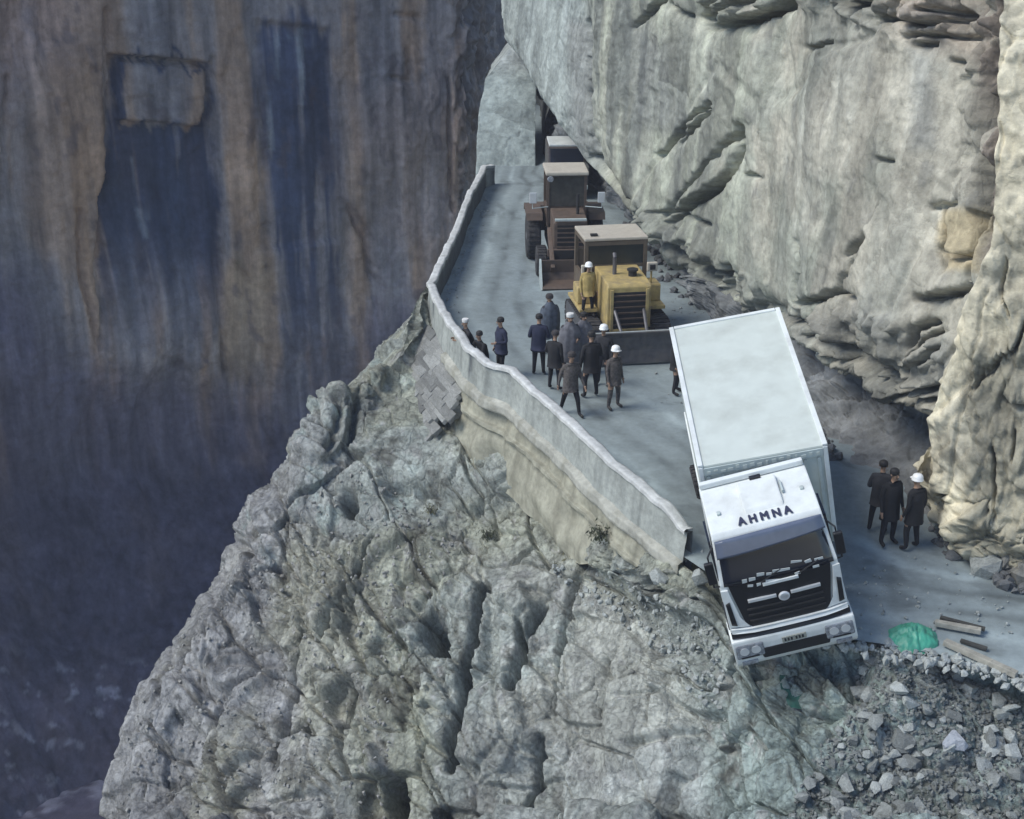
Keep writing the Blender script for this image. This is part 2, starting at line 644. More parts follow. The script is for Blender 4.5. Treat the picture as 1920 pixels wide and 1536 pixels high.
# ---- near spur under the road
cols = [
    [(830, 520, 52), (810, 545, 48), (700, 660, 50), (600, 800, 50), (490, 960, 48), (440, 1110, 46), (330, 1320, 44), (280, 1536, 42), (250, 1750, 40), (200, 2200, 36)],
    [(812, 525, 43.5), (786, 548, 41.6), (738, 645, 40), (614, 745, 38.6), (538, 852, 37), (434, 992, 36), (388, 1100, 34.6), (248, 1330, 32), (198, 1536, 30), (120, 1850, 27.5)],
    [(830, 560, 42), (802, 580, 40.6), (775, 690, 38.6), (690, 800, 36.6), (620, 930, 34.6), (540, 1080, 32.6), (480, 1230, 31), (390, 1400, 29.2), (340, 1536, 28), (290, 1800, 25.8)],
    [(860, 640, 39), (832, 675, 38.2), (838, 780, 36.5), (800, 890, 34.5), (760, 1000, 32.5), (720, 1130, 30.6), (690, 1260, 29), (640, 1400, 27.5), (600, 1536, 26.3), (560, 1800, 24)],
    [(930, 710, 37), (898, 755, 35.5), (925, 865, 34), (935, 965, 32.2), (925, 1065, 30.6), (908, 1175, 29), (890, 1285, 27.8), (870, 1400, 26.5), (860, 1536, 25.3), (850, 1800, 23)],
    [(1030, 790, 34.5), (1000, 845, 33), (1030, 935, 31.8), (1048, 1015, 30.5), (1056, 1095, 29.3), (1060, 1190, 28), (1060, 1290, 26.8), (1060, 1400, 25.7), (1060, 1536, 24.5), (1060, 1800, 22.4)],
    [(1160, 880, 31.5), (1125, 940, 30.1), (1155, 1010, 28.8), (1178, 1068, 28.3), (1188, 1135, 27.4), (1195, 1215, 26.4), (1200, 1300, 25.4), (1205, 1400, 24.4), (1210, 1536, 23.3), (1215, 1800, 21.2)],
    [(1310, 1000, 28.4), (1284, 1052, 26.45), (1300, 1105, 26.0), (1318, 1155, 25.5), (1332, 1212, 24.9), (1345, 1278, 24.4), (1350, 1345, 23.7), (1355, 1425, 23), (1360, 1536, 22), (1365, 1800, 20)],
    [(1430, 1090, 26.4), (1425, 1150, 25.6), (1432, 1200, 24.9), (1440, 1245, 24.2), (1448, 1295, 23.5), (1458, 1345, 22.9), (1468, 1405, 22.2), (1478, 1470, 21.5), (1488, 1550, 20.8), (1500, 1800, 18.9)],
    [(1620, 1100, 25.8), (1630, 1165, 24.5), (1635, 1205, 23.8), (1638, 1245, 23.2), (1640, 1295, 22.6), (1640, 1350, 22.1), (1640, 1420, 21.5), (1640, 1490, 20.9), (1640, 1560, 20.3), (1640, 1800, 18.3)],
    [(1770, 1130, 25.6), (1775, 1205, 23.9), (1778, 1235, 23.4), (1780, 1270, 23.0), (1780, 1320, 22.5), (1780, 1375, 21.9), (1780, 1440, 21.3), (1780, 1510, 20.7), (1780, 1580, 20.1), (1780, 1800, 18.2)],
    [(1930, 1190, 24.8), (1935, 1265, 23.0), (1937, 1295, 22.6), (1940, 1330, 22.2), (1940, 1375, 21.8), (1940, 1430, 21.2), (1940, 1490, 20.7), (1940, 1550, 20.1), (1940, 1620, 19.5), (1940, 1820, 17.9)],
    [(2150, 1270, 23.8), (2150, 1370, 21.8), (2150, 1400, 21.4), (2150, 1430, 21), (2150, 1470, 20.6), (2150, 1520, 20.1), (2150, 1580, 19.6), (2150, 1640, 19), (2150, 1700, 18.5), (2150, 1900, 16.9)],
]
ctrl = np.array([[atY(*c[r]) for c in cols] for r in range(10)])
# the hidden first row lies under the road; it never rises through it
for c in range(13):
    ctrl[0, c, 2] = min(ctrl[0, c, 2], road_z(ctrl[0, c, 1]) - .5)

# carry the foot of the spur down to the river
foot = ctrl[-1].copy()
foot[:, 1] -= 6
foot[:, 2] -= 22
ctrl = np.concatenate([ctrl, foot[None]], 0)
NU, NV = 760, 640
G = spline_grid(ctrl, NU, NV)
# more rows where the camera looks
Nn = grid_normals(G)
if Nn[NV // 2, NU // 2, 1] > 0:
    Nn = -Nn
Pf = G.reshape(-1, 3)
nf = Nn.reshape(-1, 3)
px, py = project(Pf)
vv = np.repeat(np.linspace(0, 10, NV), NU)
# bedding of the rock dips down to the left: stretch the noise along it
rotm = np.array([[.82, .1, .56], [0, 1, 0], [-.56, .1, .82]])
Q = (Pf + .5 * np.stack([perlin(Pf, .5, 91), perlin(Pf, .5, 92), perlin(Pf, .5, 93)], -1)) @ rotm.T * np.array([1.35, 1, .42])
f1, e1 = facet(Q, .55, 5, 1.5, 45)
f2, e2 = facet(Q, 1.5, 6, 1.7, 50)
f3, e3 = facet(Q, 4.4, 8, 1.8, 50)
patch = smooth(fbm(Pf, .35, 3, 55), -.15, .4)          # smooth slabs here, broken rock there
Qs = (Pf + .3 * np.stack([perlin(Pf, .9, 94), perlin(Pf, .9, 95), perlin(Pf, .9, 96)], -1)) @ rotm.T
s1, g1_ = facet(Qs * np.array([1, .7, .2]), .6, 35, 1.5, 80)
s2, g2_ = facet(Qs * np.array([1, .8, .34]), 2.1, 36, 1.4, 70)
s3, g3_ = facet(Qs * np.array([1, 1, .6]), 6.0, 37, 1.6, 60)
gul = fbm(Qs * np.array([2.2, 1.5, .45]), .9, 4, 75, ridge=True)
d = .45 * fbm(Pf, .22, 3, 41)
d += .50 * f1 - .16 * (1 - smooth(e1, 0, .05))
d += .55 * s1 - .26 * (1 - smooth(g1_, 0, .045))
d += (.07 + .12 * patch) * s2 - (.04 + .08 * patch) * (1 - smooth(g2_, 0, .07))
d += (.03 + .14 * patch) * f2 - .08 * patch * (1 - smooth(e2, 0, .06))
d += (.015 + .055 * patch) * s3 - .03 * patch * (1 - smooth(g3_, 0, .12))
d += .03 * fbm(Q, 4.2, 4, 71) + (.03 + .05 * patch) * gul
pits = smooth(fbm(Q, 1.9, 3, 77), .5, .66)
d -= .10 * pits
sil = 1 - smooth(np.tile(np.linspace(0, 12, NU), NV), .6, 2.0)
d *= 1 - .5 * sil
d -= .25 * sil
# concrete / masonry zone near the parapet is quieter, so is the road rim
near_wall = 1 - smooth(vv, .9, 2.3)
right_side = smooth(px, 1380, 1480)
quiet = near_wall * (1 - right_side)
slabs = region(px, py, [(880, 1060), (1010, 1040), (1180, 1120), (1300, 1200), (1330, 1540), (860, 1540), (830, 1300)], 50)
mas = region(px, py, [(735, 650), (800, 590), (850, 660), (870, 760), (865, 880), (770, 905), (690, 850), (700, 760)], 10)
d *= (1 - .78 * quiet) * (1 - .5 * slabs) * (1 - .75 * mas)
d -= .12 * mas * (1 - smooth(py, 700, 800))
d += .16 * mas * smooth(py, 750, 840)
d -= .14 * quiet
rim = 1 - smooth(vv, .6, 1.6)
d = np.where(right_side > .5, d * (1 - .75 * rim), d)
rub = region(px, py, [(1590, 1195), (2300, 1190), (2300, 1650), (1480, 1650), (1560, 1400)], 45)
d *= 1 - .45 * rub


def carve(poly, width, depth, closed=False):
    global d
    wob = 5 * fbm(Pf, 1.3, 2, 301)
    q = dist_poly(px + wob, py + wob, poly, closed)
    d -= depth * np.exp(-(q / width) ** 2)


def bulge(poly, soft, h):
    global d
    d += h * region(px, py, poly, soft)


# hollows and long cracks of the face
carve([(655, 940), (655, 950)], 11, 1.9)
carve([(806, 1160), (812, 1205)], 15, 2.2)
carve([(726, 1472), (732, 1515)], 17, 2.4)
carve([(912, 1105), (882, 1230), (862, 1330), (840, 1440)], 7, 1.1)
carve([(978, 1180), (966, 1270), (960, 1295)], 6, 1.0)
carve([(1022, 1140), (988, 1200), (975, 1250)], 5, .7)
carve([(1090, 1090), (1060, 1170), (1045, 1240), (1040, 1330)], 5, .6)
carve([(700, 1010), (660, 1080), (600, 1190)], 5, .6)
carve([(560, 1180), (520, 1300), (500, 1420)], 5, .6)
carve([(640, 1260), (620, 1360), (640, 1450)], 5, .5)
carve([(1010, 1380), (1000, 1470), (985, 1536)], 6, .6)
carve([(1130, 1240), (1140, 1290), (1135, 1340)], 9, .45)
carve([(1265, 1460), (1250, 1536)], 11, .5)
carve([(845, 1060), (800, 1100), (740, 1190)], 8, .3)
carve([(640, 770), (630, 810), (612, 850)], 7, .4)
carve([(672, 750), (665, 800), (655, 835)], 6, .45)
carve([(745, 1040), (745, 1130)], 7, .22)
carve([(500, 1030), (530, 1120), (510, 1180)], 9, .25)
carve([(1290, 1370), (1190, 1400)], 8, .25)
carve([(430, 1010), (520, 1060), (560, 1140)], 9, .25)
carve([(1010, 900), (1080, 990), (1170, 1050), (1260, 1090), (1300, 1130)], 7, .12)
bulge([(838, 1110), (875, 1085), (915, 1120), (905, 1250), (870, 1290), (838, 1290)], 9, .35)
bulge([(930, 1150), (985, 1110), (1010, 1150), (985, 1240), (940, 1270)], 9, .3)
bulge([(880, 1300), (960, 1260), (1000, 1420), (940, 1450), (880, 1420)], 14, .28)
bulge([(1150, 1290), (1230, 1250), (1290, 1380), (1270, 1536), (1140, 1536)], 16, .3)
bulge([(545, 850), (600, 760), (650, 770), (640, 840), (600, 870)], 8, .3)
bulge([(470, 960), (510, 930), (520, 1010), (440, 1040)], 10, .2)
bulge([(1120, 1005), (1230, 1040), (1310, 1090), (1330, 1160), (1240, 1140), (1140, 1075)], 22, .5)
# the hollow under the truck where the bank has fallen away
d -= .55 * region(px, py, [(1420, 1235), (1620, 1205), (1640, 1300), (1500, 1370), (1430, 1320)], 30)
G2 = (Pf + nf * d[:, None])
# tint: grey limestone, ochre-green in the middle, violet grey on the left flank, blue-green at the foot on the right
n0 = fbm(Pf, .3, 4, 11)
n1 = fbm(Pf, 1.2, 4, 12)
gry = np.array([.295, .32, .295])
och = np.array([.32, .325, .24])
vio = np.array([.275, .272, .278])
teal = np.array([.25, .315, .30])
brn = np.array([.10, .098, .082])
col = np.repeat(gry[None], len(Pf), 0)


def blend(col, c, wgt):
    wgt = np.clip(wgt, 0, 1)[:, None]
    return col * (1 - wgt) + np.asarray(c)[None] * wgt


col = blend(col, vio, smooth(-px + 120 * n0, -760, -480) * .8)
col = blend(col, och, smooth(n0 + .35 * smooth(px, 350, 800) - .5 * smooth(py, 1250, 1536) * smooth(px, 800, 1000), .05, .5) * .55)
col = blend(col, och, quiet * .5)
col = blend(col, teal, smooth(px + .4 * py, 1750, 1990) * .75)
col = blend(col, teal, smooth(n1, .15, .5) * .5 * smooth(-px, -900, -700) * smooth(-py, -1150, -950))
col = blend(col, brn, smooth(fbm(Q, .8, 4, 15), .25, .6) * .7)
col = blend(col, (.34, .34, .32), smooth(fbm(Q, .9, 4, 16), .25, .6) * .65)
col = blend(col, (.07, .07, .06), smooth(fbm(Q, 2.6, 3, 17), .35, .6) * .55)
col = blend(col, (.38, .38, .37), smooth(fbm(Q, 3.1, 3, 18), .38, .6) * .6)
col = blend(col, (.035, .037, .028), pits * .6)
col = blend(col, (.39, .40, .385), slabs * smooth(n0, -.4, .2) * .55)
col *= (1 + .25 * n1)[:, None]
# pits are tinted darker than the face
spur = grid_mesh('rock_spur', G2.reshape(NV, NU, 3), M_rock, col, shade=True)
tag(spur, kind='structure')
SPUR = (px, py, G2)

# ---- right-hand cliff over the road: columns from the far pale end to the near warm rib
B = []   # each column: top .. lip by picture and distance, then the hollow under the lip and the foot on the road


def ccol(tops, lip, back, foot, steep=False):
    pts = [atY(p[0], p[1], lip[2] + q) for p, q in zip(tops, (3.2, 2.0, .9))] + [atY(*lip)]        # a steep face
    L = pts[-1]
    pts.append(np.array([L[0] + back[0], L[1] + back[1], L[2] - .12]))
    f = np.array([foot[0], foot[1], float(road_z(foot[1])) - .35])
    if steep:
        pts[-1] = L * .7 + f * .3
        pts += [L * .35 + f * .65, f]
        B.append(pts)
        return
    pts.append((pts[-1] + f) / 2 + np.array([back[0], back[1], 0]) * .2)
    pts.append(f)
    B.append(pts)


ccol([(935, -230, 70), (940, -60, 68), (942, 10, 67)], (955, 82, 66), (1.5, 1.0), (1.6, 68))
ccol([(975, -230, 67), (978, -60, 65), (975, 30, 64)], (985, 118, 62), (1.6, 1.2), (2.4, 63))
ccol([(1030, -230, 63), (1032, -40, 61), (1025, 80, 59)], (1030, 205, 56.5), (1.6, 1.0), (3.6, 57))
ccol([(1085, -230, 60), (1090, -20, 57.5), (1085, 130, 55)], (1092, 290, 52), (1.5, .8), (4.6, 52))
ccol([(1110, -230, 56), (1125, 0, 53.5), (1135, 180, 51)], (1160, 365, 48), (1.4, .8), (5.3, 48))
ccol([(1180, -230, 53), (1210, 0, 50), (1235, 220, 47.5)], (1250, 448, 44.5), (1.0, .7), (5.9, 43.5))
ccol([(1290, -230, 50), (1310, 0, 47.5), (1330, 260, 44.5)], (1345, 525, 41), (.25, .2), (6.2, 39.6))
ccol([(1410, -230, 47.5), (1425, 0, 44.5), (1440, 290, 40.5)], (1445, 590, 36.8), (.9, .6), (7.0, 35.2))
ccol([(1540, -230, 44.5), (1550, 0, 41), (1550, 320, 36.5)], (1540, 665, 32.2), (1.2, 1.3), (7.3, 31.2))
f_ = onroad(1655, 945)
ccol([(1670, -230, 41), (1675, 0, 37.2), (1670, 340, 33)], (1650, 738, 29.4), (1.3, 2.0), (f_.x, f_.y))
f_ = onroad(1735, 995)
ccol([(1780, -230, 38), (1782, 0, 34.4), (1770, 350, 30.6)], (1740, 768, 28.0), (1.1, 1.7), (f_.x, f_.y))
f_ = onroad(1800, 1035)
ccol([(1825, -230, 36), (1830, 0, 32.5), (1815, 360, 29.2)], (1782, 860, 27.0), (.15, .3), (f_.x, f_.y), True)
f_ = onroad(1900, 1095)
ccol([(1880, -230, 35), (1885, 0, 31.6), (1880, 380, 28.3)], (1872, 950, 26.2), (.1, .2), (f_.x, f_.y), True)
ccol([(2000, -230, 34), (2010, 0, 31), (2005, 400, 27.6)], (1990, 1000, 25.6), (.1, .2), (11.5, 25.3), True)
ccol([(2250, -230, 33), (2260, 0, 30), (2250, 440, 26.6)], (2220, 1050, 24.6), (.1, .2), (14, 24.4), True)
ctrl = np.array(B).swapaxes(0, 1)
# the brow: one more row above, leaning back
top = ctrl[0].copy()
top += np.array([1.5, 3.0, 5.0])
ctrl = np.concatenate([top[None], ctrl], 0)
CU, CV = 620, 560
G = spline_grid(ctrl, CU, CV)
Nn = grid_normals(G)
if Nn[CV // 3, CU // 2, 1] > 0:
    Nn = -Nn
Pf = G.reshape(-1, 3)
nf = Nn.reshape(-1, 3)
px, py = project(Pf)
vv = np.repeat(np.linspace(0, 7, CV), CU)      # lip at 4
Q = (Pf + .6 * np.stack([perlin(Pf, .3, 191), perlin(Pf, .3, 192), perlin(Pf, .3, 193)], -1))
f1, e1 = facet(Q * np.array([1, 1, .7]), .16, 105, 1.1)
f2, e2 = facet(Q * np.array([1, 1, .8]), .6, 106, 1.6, 40)
f3, e3 = facet(Q, 1.9, 107, 1.8, 45)
f4, e4 = facet(Q, 5.2, 108, 1.8, 40)
far = region(px, py, [(900, -300), (1100, -300), (1105, 100), (1110, 330), (1000, 200), (930, 100)], 25)
rough = np.clip(region(px, py, [(1470, 585), (1620, 590), (1800, 640), (1810, 780), (1600, 790), (1480, 700)], 30)
                + region(px, py, [(1180, 380), (1260, 400), (1400, 520), (1480, 600), (1400, 640), (1290, 640), (1200, 520)], 25)
                + .8 * region(px, py, [(1300, -200), (1830, -200), (1830, 60), (1700, 90), (1500, 10), (1330, 40)], 25)
                + .8 * region(px, py, [(1790, -200), (1880, -200), (1870, 460), (1800, 470)], 15)
                + .9 * smooth(vv, 4.2, 4.7) * (1 - region(px, py, [(1285, 530), (1395, 560), (1420, 650), (1290, 650)], 12)), 0, 1)
hollow = region(px, py, [(1560, 775), (1765, 775), (1790, 900), (1780, 1040), (1540, 1040)], 25)
rough *= 1 - .8 * hollow
rough = np.where(px > 1790, rough * .55, rough)
rib = region(px, py, [(1885, -300), (2400, -300), (2400, 1200), (1780, 1040), (1766, 800), (1812, 590), (1868, 460), (1878, 200)], 10)
d = .22 * fbm(Pf, .12, 3, 141) * (1 - .5 * far)
d += .36 * f1 * (1 - .8 * far) * (1 - .9 * rib) - .1 * (1 - smooth(e1, 0, .04)) * (1 - far)
band = region(px, py, [(1805, -300), (1885, -300), (1875, 430), (1835, 540), (1812, 430)], 8)
low = smooth(fbm(Pf, .3, 3, 133), -.2, .35)
fr_, er_ = facet(Q * np.array([1, 1, .55]), .55, 109, 1.0, 70)
fr2_, er2_ = facet(Q * np.array([1, 1, .6]), 1.7, 110, 1.4, 70)
rlow = rib * smooth(py + 60 * low, 640, 760) * smooth(px, 1800, 1850)
d += rib * (.16 * fr_ - .09 * (1 - smooth(er_, 0, .03)) + .05 * fr2_) + rlow * (.16 * fr2_ - .08 * (1 - smooth(er2_, 0, .06)) + .06 * f4)
d += (.045 + .55 * rough + .02 * rib) * f2 + (.015 + .035 * low + .24 * rough + .03 * rib) * f3 + (.008 + .012 * low + .05 * rough + .02 * rib) * f4
d -= rough * .16 * (1 - smooth(e2, 0, .09)) + (rough + .2 * rib) * .07 * (1 - smooth(e3, 0, .1))
d -= .5 * band - band * .35 * fbm(Pf * np.array([2.2, 2.2, .5]), .9, 4, 177, ridge=True)
d += (.05 + .08 * rough) * fbm(Q, .9, 4, 171)
d += (.05 + .25 * rough) * (1 - .7 * rib) * fbm(Q * np.array([1, 1, 1.8]), .5, 3, 173, ridge=True)
# the foot keeps to the road
d *= 1 - .7 * smooth(vv, 6.2, 7)
d += .4 * rib * (1 - smooth(vv, 5.0, 6.8))
# rubble toe
d += .25 * smooth(vv, 6.3, 6.9) * np.abs(f3)


ckm = np.where(px < 1775, 1 - smooth(vv, 3.92, 4.1), 1.0)
d *= 1 - .55 * smooth(vv, 3.9, 4.1) * (1 - smooth(vv, 4.9, 5.4)) * (px < 1775)
wobc = 5 * fbm(Pf, .8, 3, 401) + 4 * fbm(Pf, 3.0, 3, 402)
nvar = (.6 + .9 * smooth(fbm(Pf, .7, 2, 403), -.3, .4)) * ckm


def crack(poly, width, depth, ledge=0.0):
    """a crack; with ledge the rock above it stands proud"""
    global d
    q = dist_poly(px + wobc, py + wobc, poly)
    d -= depth * 1.3 * np.exp(-(q / (width * .55)) ** 2) * nvar
    d -= .25 * depth * np.exp(-q / (width * 1.6)) * nvar * (1 - .8 * rib)
    X_ = [t_[0] for t_ in poly]
    Y_ = [t_[1] for t_ in poly]
    if ledge and max(X_) - min(X_) > .5 * (max(Y_) - min(Y_)):
        o_ = np.argsort(X_)
        up = np.interp(px + wobc, np.array(X_)[o_], np.array(Y_)[o_]) - (py + wobc)
        fd_ = .42 * (max(X_) - min(X_))
        inx = smooth(px + wobc, min(X_), min(X_) + fd_) * smooth(-px - wobc, -max(X_), -max(X_) + fd_)
        d += 1.3 * ledge * smooth(up, 0, 4) * np.exp(-np.maximum(up, 0) / 22.0) * inx * nvar


crack([(1240, 292), (1290, 240), (1338, 192)], 5, .7, .12)
crack([(1285, 268), (1310, 240), (1338, 208)], 5, .9, .22)
crack([(1262, 405), (1310, 345), (1352, 292), (1385, 250)], 5, .7, .0)
crack([(1268, 415), (1310, 385), (1345, 362), (1380, 322), (1394, 290), (1394, 235)], 7, 1.0, .4)
crack([(1195, 50), (1240, 5), (1262, -30)], 6, .7, .2)
crack([(1262, 8), (1300, 32)], 5, .7, .1)
crack([(1328, 50), (1380, 47), (1430, 30), (1470, 0)], 9, 1.3, .6)
crack([(1318, 35), (1350, 5), (1380, -15)], 7, .9, .3)
crack([(1350, 42), (1390, 15), (1430, -5)], 6, .6, .2)
crack([(1560, 5), (1620, 5)], 8, .9, .3)
crack([(1584, 10), (1586, 38)], 5, .6)
crack([(1640, 35), (1690, 36), (1700, 44), (1740, 46), (1800, 30)], 6, .9, .35)
crack([(1730, 20), (1795, 24)], 6, .9, .35)
crack([(1690, 68), (1735, 62), (1800, 70)], 5, .7, .25)
crack([(1705, 82), (1742, 82)], 5, .7, .2)
crack([(1490, 92), (1545, 78)], 5, .5, .2)
crack([(1765, 108), (1785, 116)], 5, .5)
crack([(1812, -40), (1826, 60), (1838, 150), (1818, 230), (1812, 330), (1816, 430)], 10, 1.3)
crack([(1850, 0), (1850, 120), (1838, 230)], 7, .8)
crack([(1840, 330), (1856, 400), (1850, 440)], 7, .7)
crack([(1872, 0), (1868, 150), (1872, 320), (1862, 440)], 7, .9)
crack([(1580, 480), (1615, 447)], 5, .8, .12)
crack([(1490, 572), (1530, 562), (1562, 545), (1585, 558)], 6, 1.0, .3)
crack([(1562, 545), (1570, 520), (1590, 490)], 5, .4, .12)
crack([(1735, 387), (1780, 380)], 5, .6, .15)
crack([(1755, 392), (1758, 450), (1762, 500)], 5, .5)
crack([(1800, 400), (1806, 460), (1800, 520)], 6, .6)
crack([(1710, 560), (1755, 556), (1800, 540)], 7, 1.0, .35)
crack([(1755, 470), (1785, 485), (1800, 480)], 7, .8, .25)
crack([(1690, 650), (1710, 620), (1740, 605)], 6, .9, .25)
crack([(1690, 700), (1710, 650), (1750, 622)], 6, .9, .25)
crack([(1720, 690), (1738, 665), (1765, 650)], 5, .7, .2)
crack([(1640, 690), (1680, 720), (1720, 735), (1760, 725)], 7, 1.0, .3)
crack([(1600, 762), (1680, 752), (1760, 760)], 8, 1.2, .4)
crack([(1530, 690), (1560, 720), (1600, 745)], 8, 1.2, .35)
crack([(1470, 600), (1530, 620), (1570, 660), (1620, 690)], 9, 1.3, .35)
crack([(1500, 640), (1540, 665), (1580, 705)], 7, 1.0, .3)
crack([(1105, 300), (1150, 345), (1190, 400), (1262, 452), (1330, 500), (1378, 512)], 9, 1.3, .35)
crack([(1215, 400), (1270, 455), (1320, 500), (1350, 540)], 8, 1.1, .3)
crack([(1235, 440), (1275, 500), (1300, 560)], 7, .9, .2)
crack([(1376, 500), (1378, 540), (1392, 578)], 7, 1.0)
crack([(1240, 395), (1300, 400), (1345, 420)], 5, .4, .15)
crack([(1925, 600), (1905, 650), (1880, 662), (1865, 690)], 3.5, .5, .12)
crack([(1835, 722), (1850, 700), (1868, 690)], 3.5, .45, .1)
crack([(1885, 745), (1925, 755)], 4.5, .7, .2)
crack([(1872, 830), (1876, 930), (1872, 985)], 3.5, .4)
crack([(1825, 935), (1862, 950)], 6, .7, .1)
crack([(1912, 800), (1905, 850)], 3, .25)
crack([(1895, 480), (1888, 540), (1900, 585)], 3, .3)
crack([(1098, 40), (1100, 180), (1106, 260), (1128, 320)], 8, .5)
crack([(1490, 450), (1492, 500), (1485, 560)], 4, .2, .04)
crack([(1410, 328), (1430, 332)], 6, .3)
crack([(1640, 298), (1665, 300)], 5, .25)
G2 = Pf + nf * d[:, None]
grn = np.array([.315, .325, .272])
warm = np.array([.60, .55, .41])
pale = np.array([.31, .35, .34])
mauve = np.array([.395, .365, .30])
dark = np.array([.135, .14, .13])
n0 = fbm(Pf * np.array([1, 1, .25]), .35, 4, 111)
nzf = fbm(Pf * np.array([1, 1, .05]), 2.6, 3, 115)
nb = fbm(Pf, 1.4, 4, 116)
n1 = fbm(Pf, .5, 4, 112)
nz = fbm(Pf * np.array([1, 1, .08]), 1.1, 4, 114)
col = np.repeat(grn[None], len(Pf), 0)
col = blend(col, mauve, smooth(px + 250 * n1, 1380, 1600) * .7)
col = blend(col, (.215, .225, .20), smooth(n0, .0, .4) * .5)
col = blend(col, (.40, .42, .34), smooth(nz, .0, .35) * .85 * smooth(-px, -1600, -1300))
col = blend(col, (.36, .36, .31), smooth(nb + nzf, .3, .9) * .5)
col = blend(col, (.13, .145, .14), smooth(-nz, .05, .4) * .65 * smooth(-px, -1450, -1150))
col = blend(col, (.15, .155, .15), smooth(nb - nzf, .35, .9) * .4)
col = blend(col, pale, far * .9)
col = blend(col, (.20, .20, .19), region(px, py, [(1062, 40), (1100, 40), (1110, 310), (1070, 270)], 14) * .6)
col = blend(col, (.42, .31, .24), region(px, py, [(1640, -100), (1800, -100), (1800, 100), (1690, 60)], 40) * .5)
col = blend(col, (.19, .205, .205), region(px, py, [(1700, 90), (1740, 100), (1745, 280), (1700, 280)], 18) * .5)
col = blend(col, (.165, .175, .175), region(px, py, [(1195, 60), (1270, 80), (1285, 250), (1200, 240)], 30) * .6)
col = blend(col, dark, rough * (.35 + .5 * smooth(n1, -.1, .4)) * .8)
col = blend(col, (.17, .14, .12), band * (.8 - .5 * smooth(nzf, 0, .4)))
col = blend(col, warm, rib * (.75 + .5 * n1))
col = blend(col, (.40, .33, .20), region(px + 2 * wobc, py + 2 * wobc, [(1752, 388), (1805, 396), (1822, 470), (1830, 515), (1765, 505), (1745, 450)], 10) * .75)
col = blend(col, (.24, .23, .18), np.clip(rlow + rib * smooth(n1 + .5 * nb + .0008 * (py - 700), .2, .5) * .7, 0, 1) * .75)
col = blend(col, (.13, .125, .095), rib * smooth(fbm(Pf, 2.2, 4, 119), .3, .55) * .6)
col = blend(col, (.16, .17, .18), smooth(vv, 4.5, 5.2) * .85 * smooth(-px, -1790, -1760))  # shade under the lip painted in as a darker rock tone
col *= (1 + .2 * n1 + .1 * nz + .1 * nzf)[:, None]
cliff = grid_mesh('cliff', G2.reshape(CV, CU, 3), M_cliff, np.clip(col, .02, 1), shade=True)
tag(cliff, kind='structure')

# ---- far side of the gorge
tops = [(-700, 52), (-300, 59), (0, 65), (200, 68.5), (420, 71.5), (640, 74), (800, 75.6), (868, 76.2), (893, 77), (915, 80), (945, 88), (1100, 104), (1300, 110)]
ctrl = []
zs = [22, 14, 6, -2, -10, -18, -26, -34, -44]
for z in zs:
    row = []
    for x0, Y in tops:
        X = float(atY(x0, 330, Y)[0])
        lean = -.03 * (z + 2)
        row.append((X, Y + .12 * (6 - z) * .4 + (max(z, 14) - 14) * .9 - max(0, -19 - z) * 1.15, z))
    ctrl.append(row)
WU, WV = 560, 520
G = spline_grid(ctrl, WU, WV)
Nn = grid_normals(G)
if Nn[WV // 2, WU // 3, 1] > 0:
    Nn = -Nn
Pf = G.reshape(-1, 3)
nf = Nn.reshape(-1, 3)
px, py = project(Pf)
Q = Pf + 1.0 * np.stack([perlin(Pf, .18, 291), perlin(Pf, .18, 292), perlin(Pf, .18, 293)], -1)
f1, e1 = facet(Q * np.array([1, 1, .3]), .22, 205, 1.2)
f2, e2 = facet(Q * np.array([1, 1, .45]), .8, 206, 1.3)
f3, e3 = facet(Q, 2.2, 207, 1.4)
edge = smooth(px, 835, 885) * (1 - smooth(px, 960, 1000))
d = 1.0 * fbm(Pf, .07, 3, 241) + .5 * f1 + (.16 + .4 * edge) * f2 - .05 * (1 - smooth(e2, 0, .06)) + (.07 + .25 * edge) * f3 + .16 * fbm(Q * np.array([1, 1, .3]), .9, 4, 271)
wob = 16 * fbm(Pf * np.array([1, 1, .6]), .3, 3, 301) + 11 * fbm(Pf * np.array([1, 1, .4]), 1.3, 4, 302)
qx, qy = px + wob, py + 1.2 * wob + 40 * fbm(Pf * np.array([1, 1, .1]), 1.6, 3, 303)
gx, gy = px + 7 * fbm(Pf, .35, 3, 321) + 4 * fbm(Pf, 1.4, 3, 322), py + 5 * fbm(Pf, .5, 3, 323)
nicheg = region(gx, gy, [(215, 105), (395, 120), (410, 420), (415, 620), (380, 660), (190, 640), (190, 420), (205, 330)], 5)
plugg = region(gx, gy, [(232, 118), (392, 130), (386, 240), (362, 238), (232, 232)], 4)
niche = region(qx, qy, [(215, 105), (395, 120), (410, 420), (415, 620), (380, 660), (190, 640), (190, 420), (205, 330)], 6)
plug = region(qx, qy, [(232, 118), (392, 130), (386, 240), (362, 238), (232, 232)], 5)
niche_d = nicheg * (1 - smooth(gy, 380, 640))
d -= 1.0 * niche_d
d += .7 * plugg * niche_d
d -= .35 * region(gx, gy, [(480, 40), (620, 60), (640, 300), (640, 450), (480, 470)], 8)
d -= .4 * region(gx, gy, [(640, 380), (700, 440), (720, 560), (690, 640), (650, 520)], 10)
for poly in ([(205, 20), (205, 330), (190, 420), (186, 650)], [(400, 110), (412, 420), (420, 700)], [(15, 150), (15, 620)], [(150, 400), (155, 530), (180, 640)],
             [(655, 390), (690, 470), (700, 530)], [(750, 30), (790, 40)], [(770, 100), (775, 160), (740, 150)], [(845, 150), (850, 400)]):
    d -= .4 * np.exp(-(dist_poly(gx, gy, poly) / 5) ** 2)
G2 = Pf + nf * d[:, None]
nz = fbm(Pf * np.array([1, 1, .06]), .55, 5, 211)
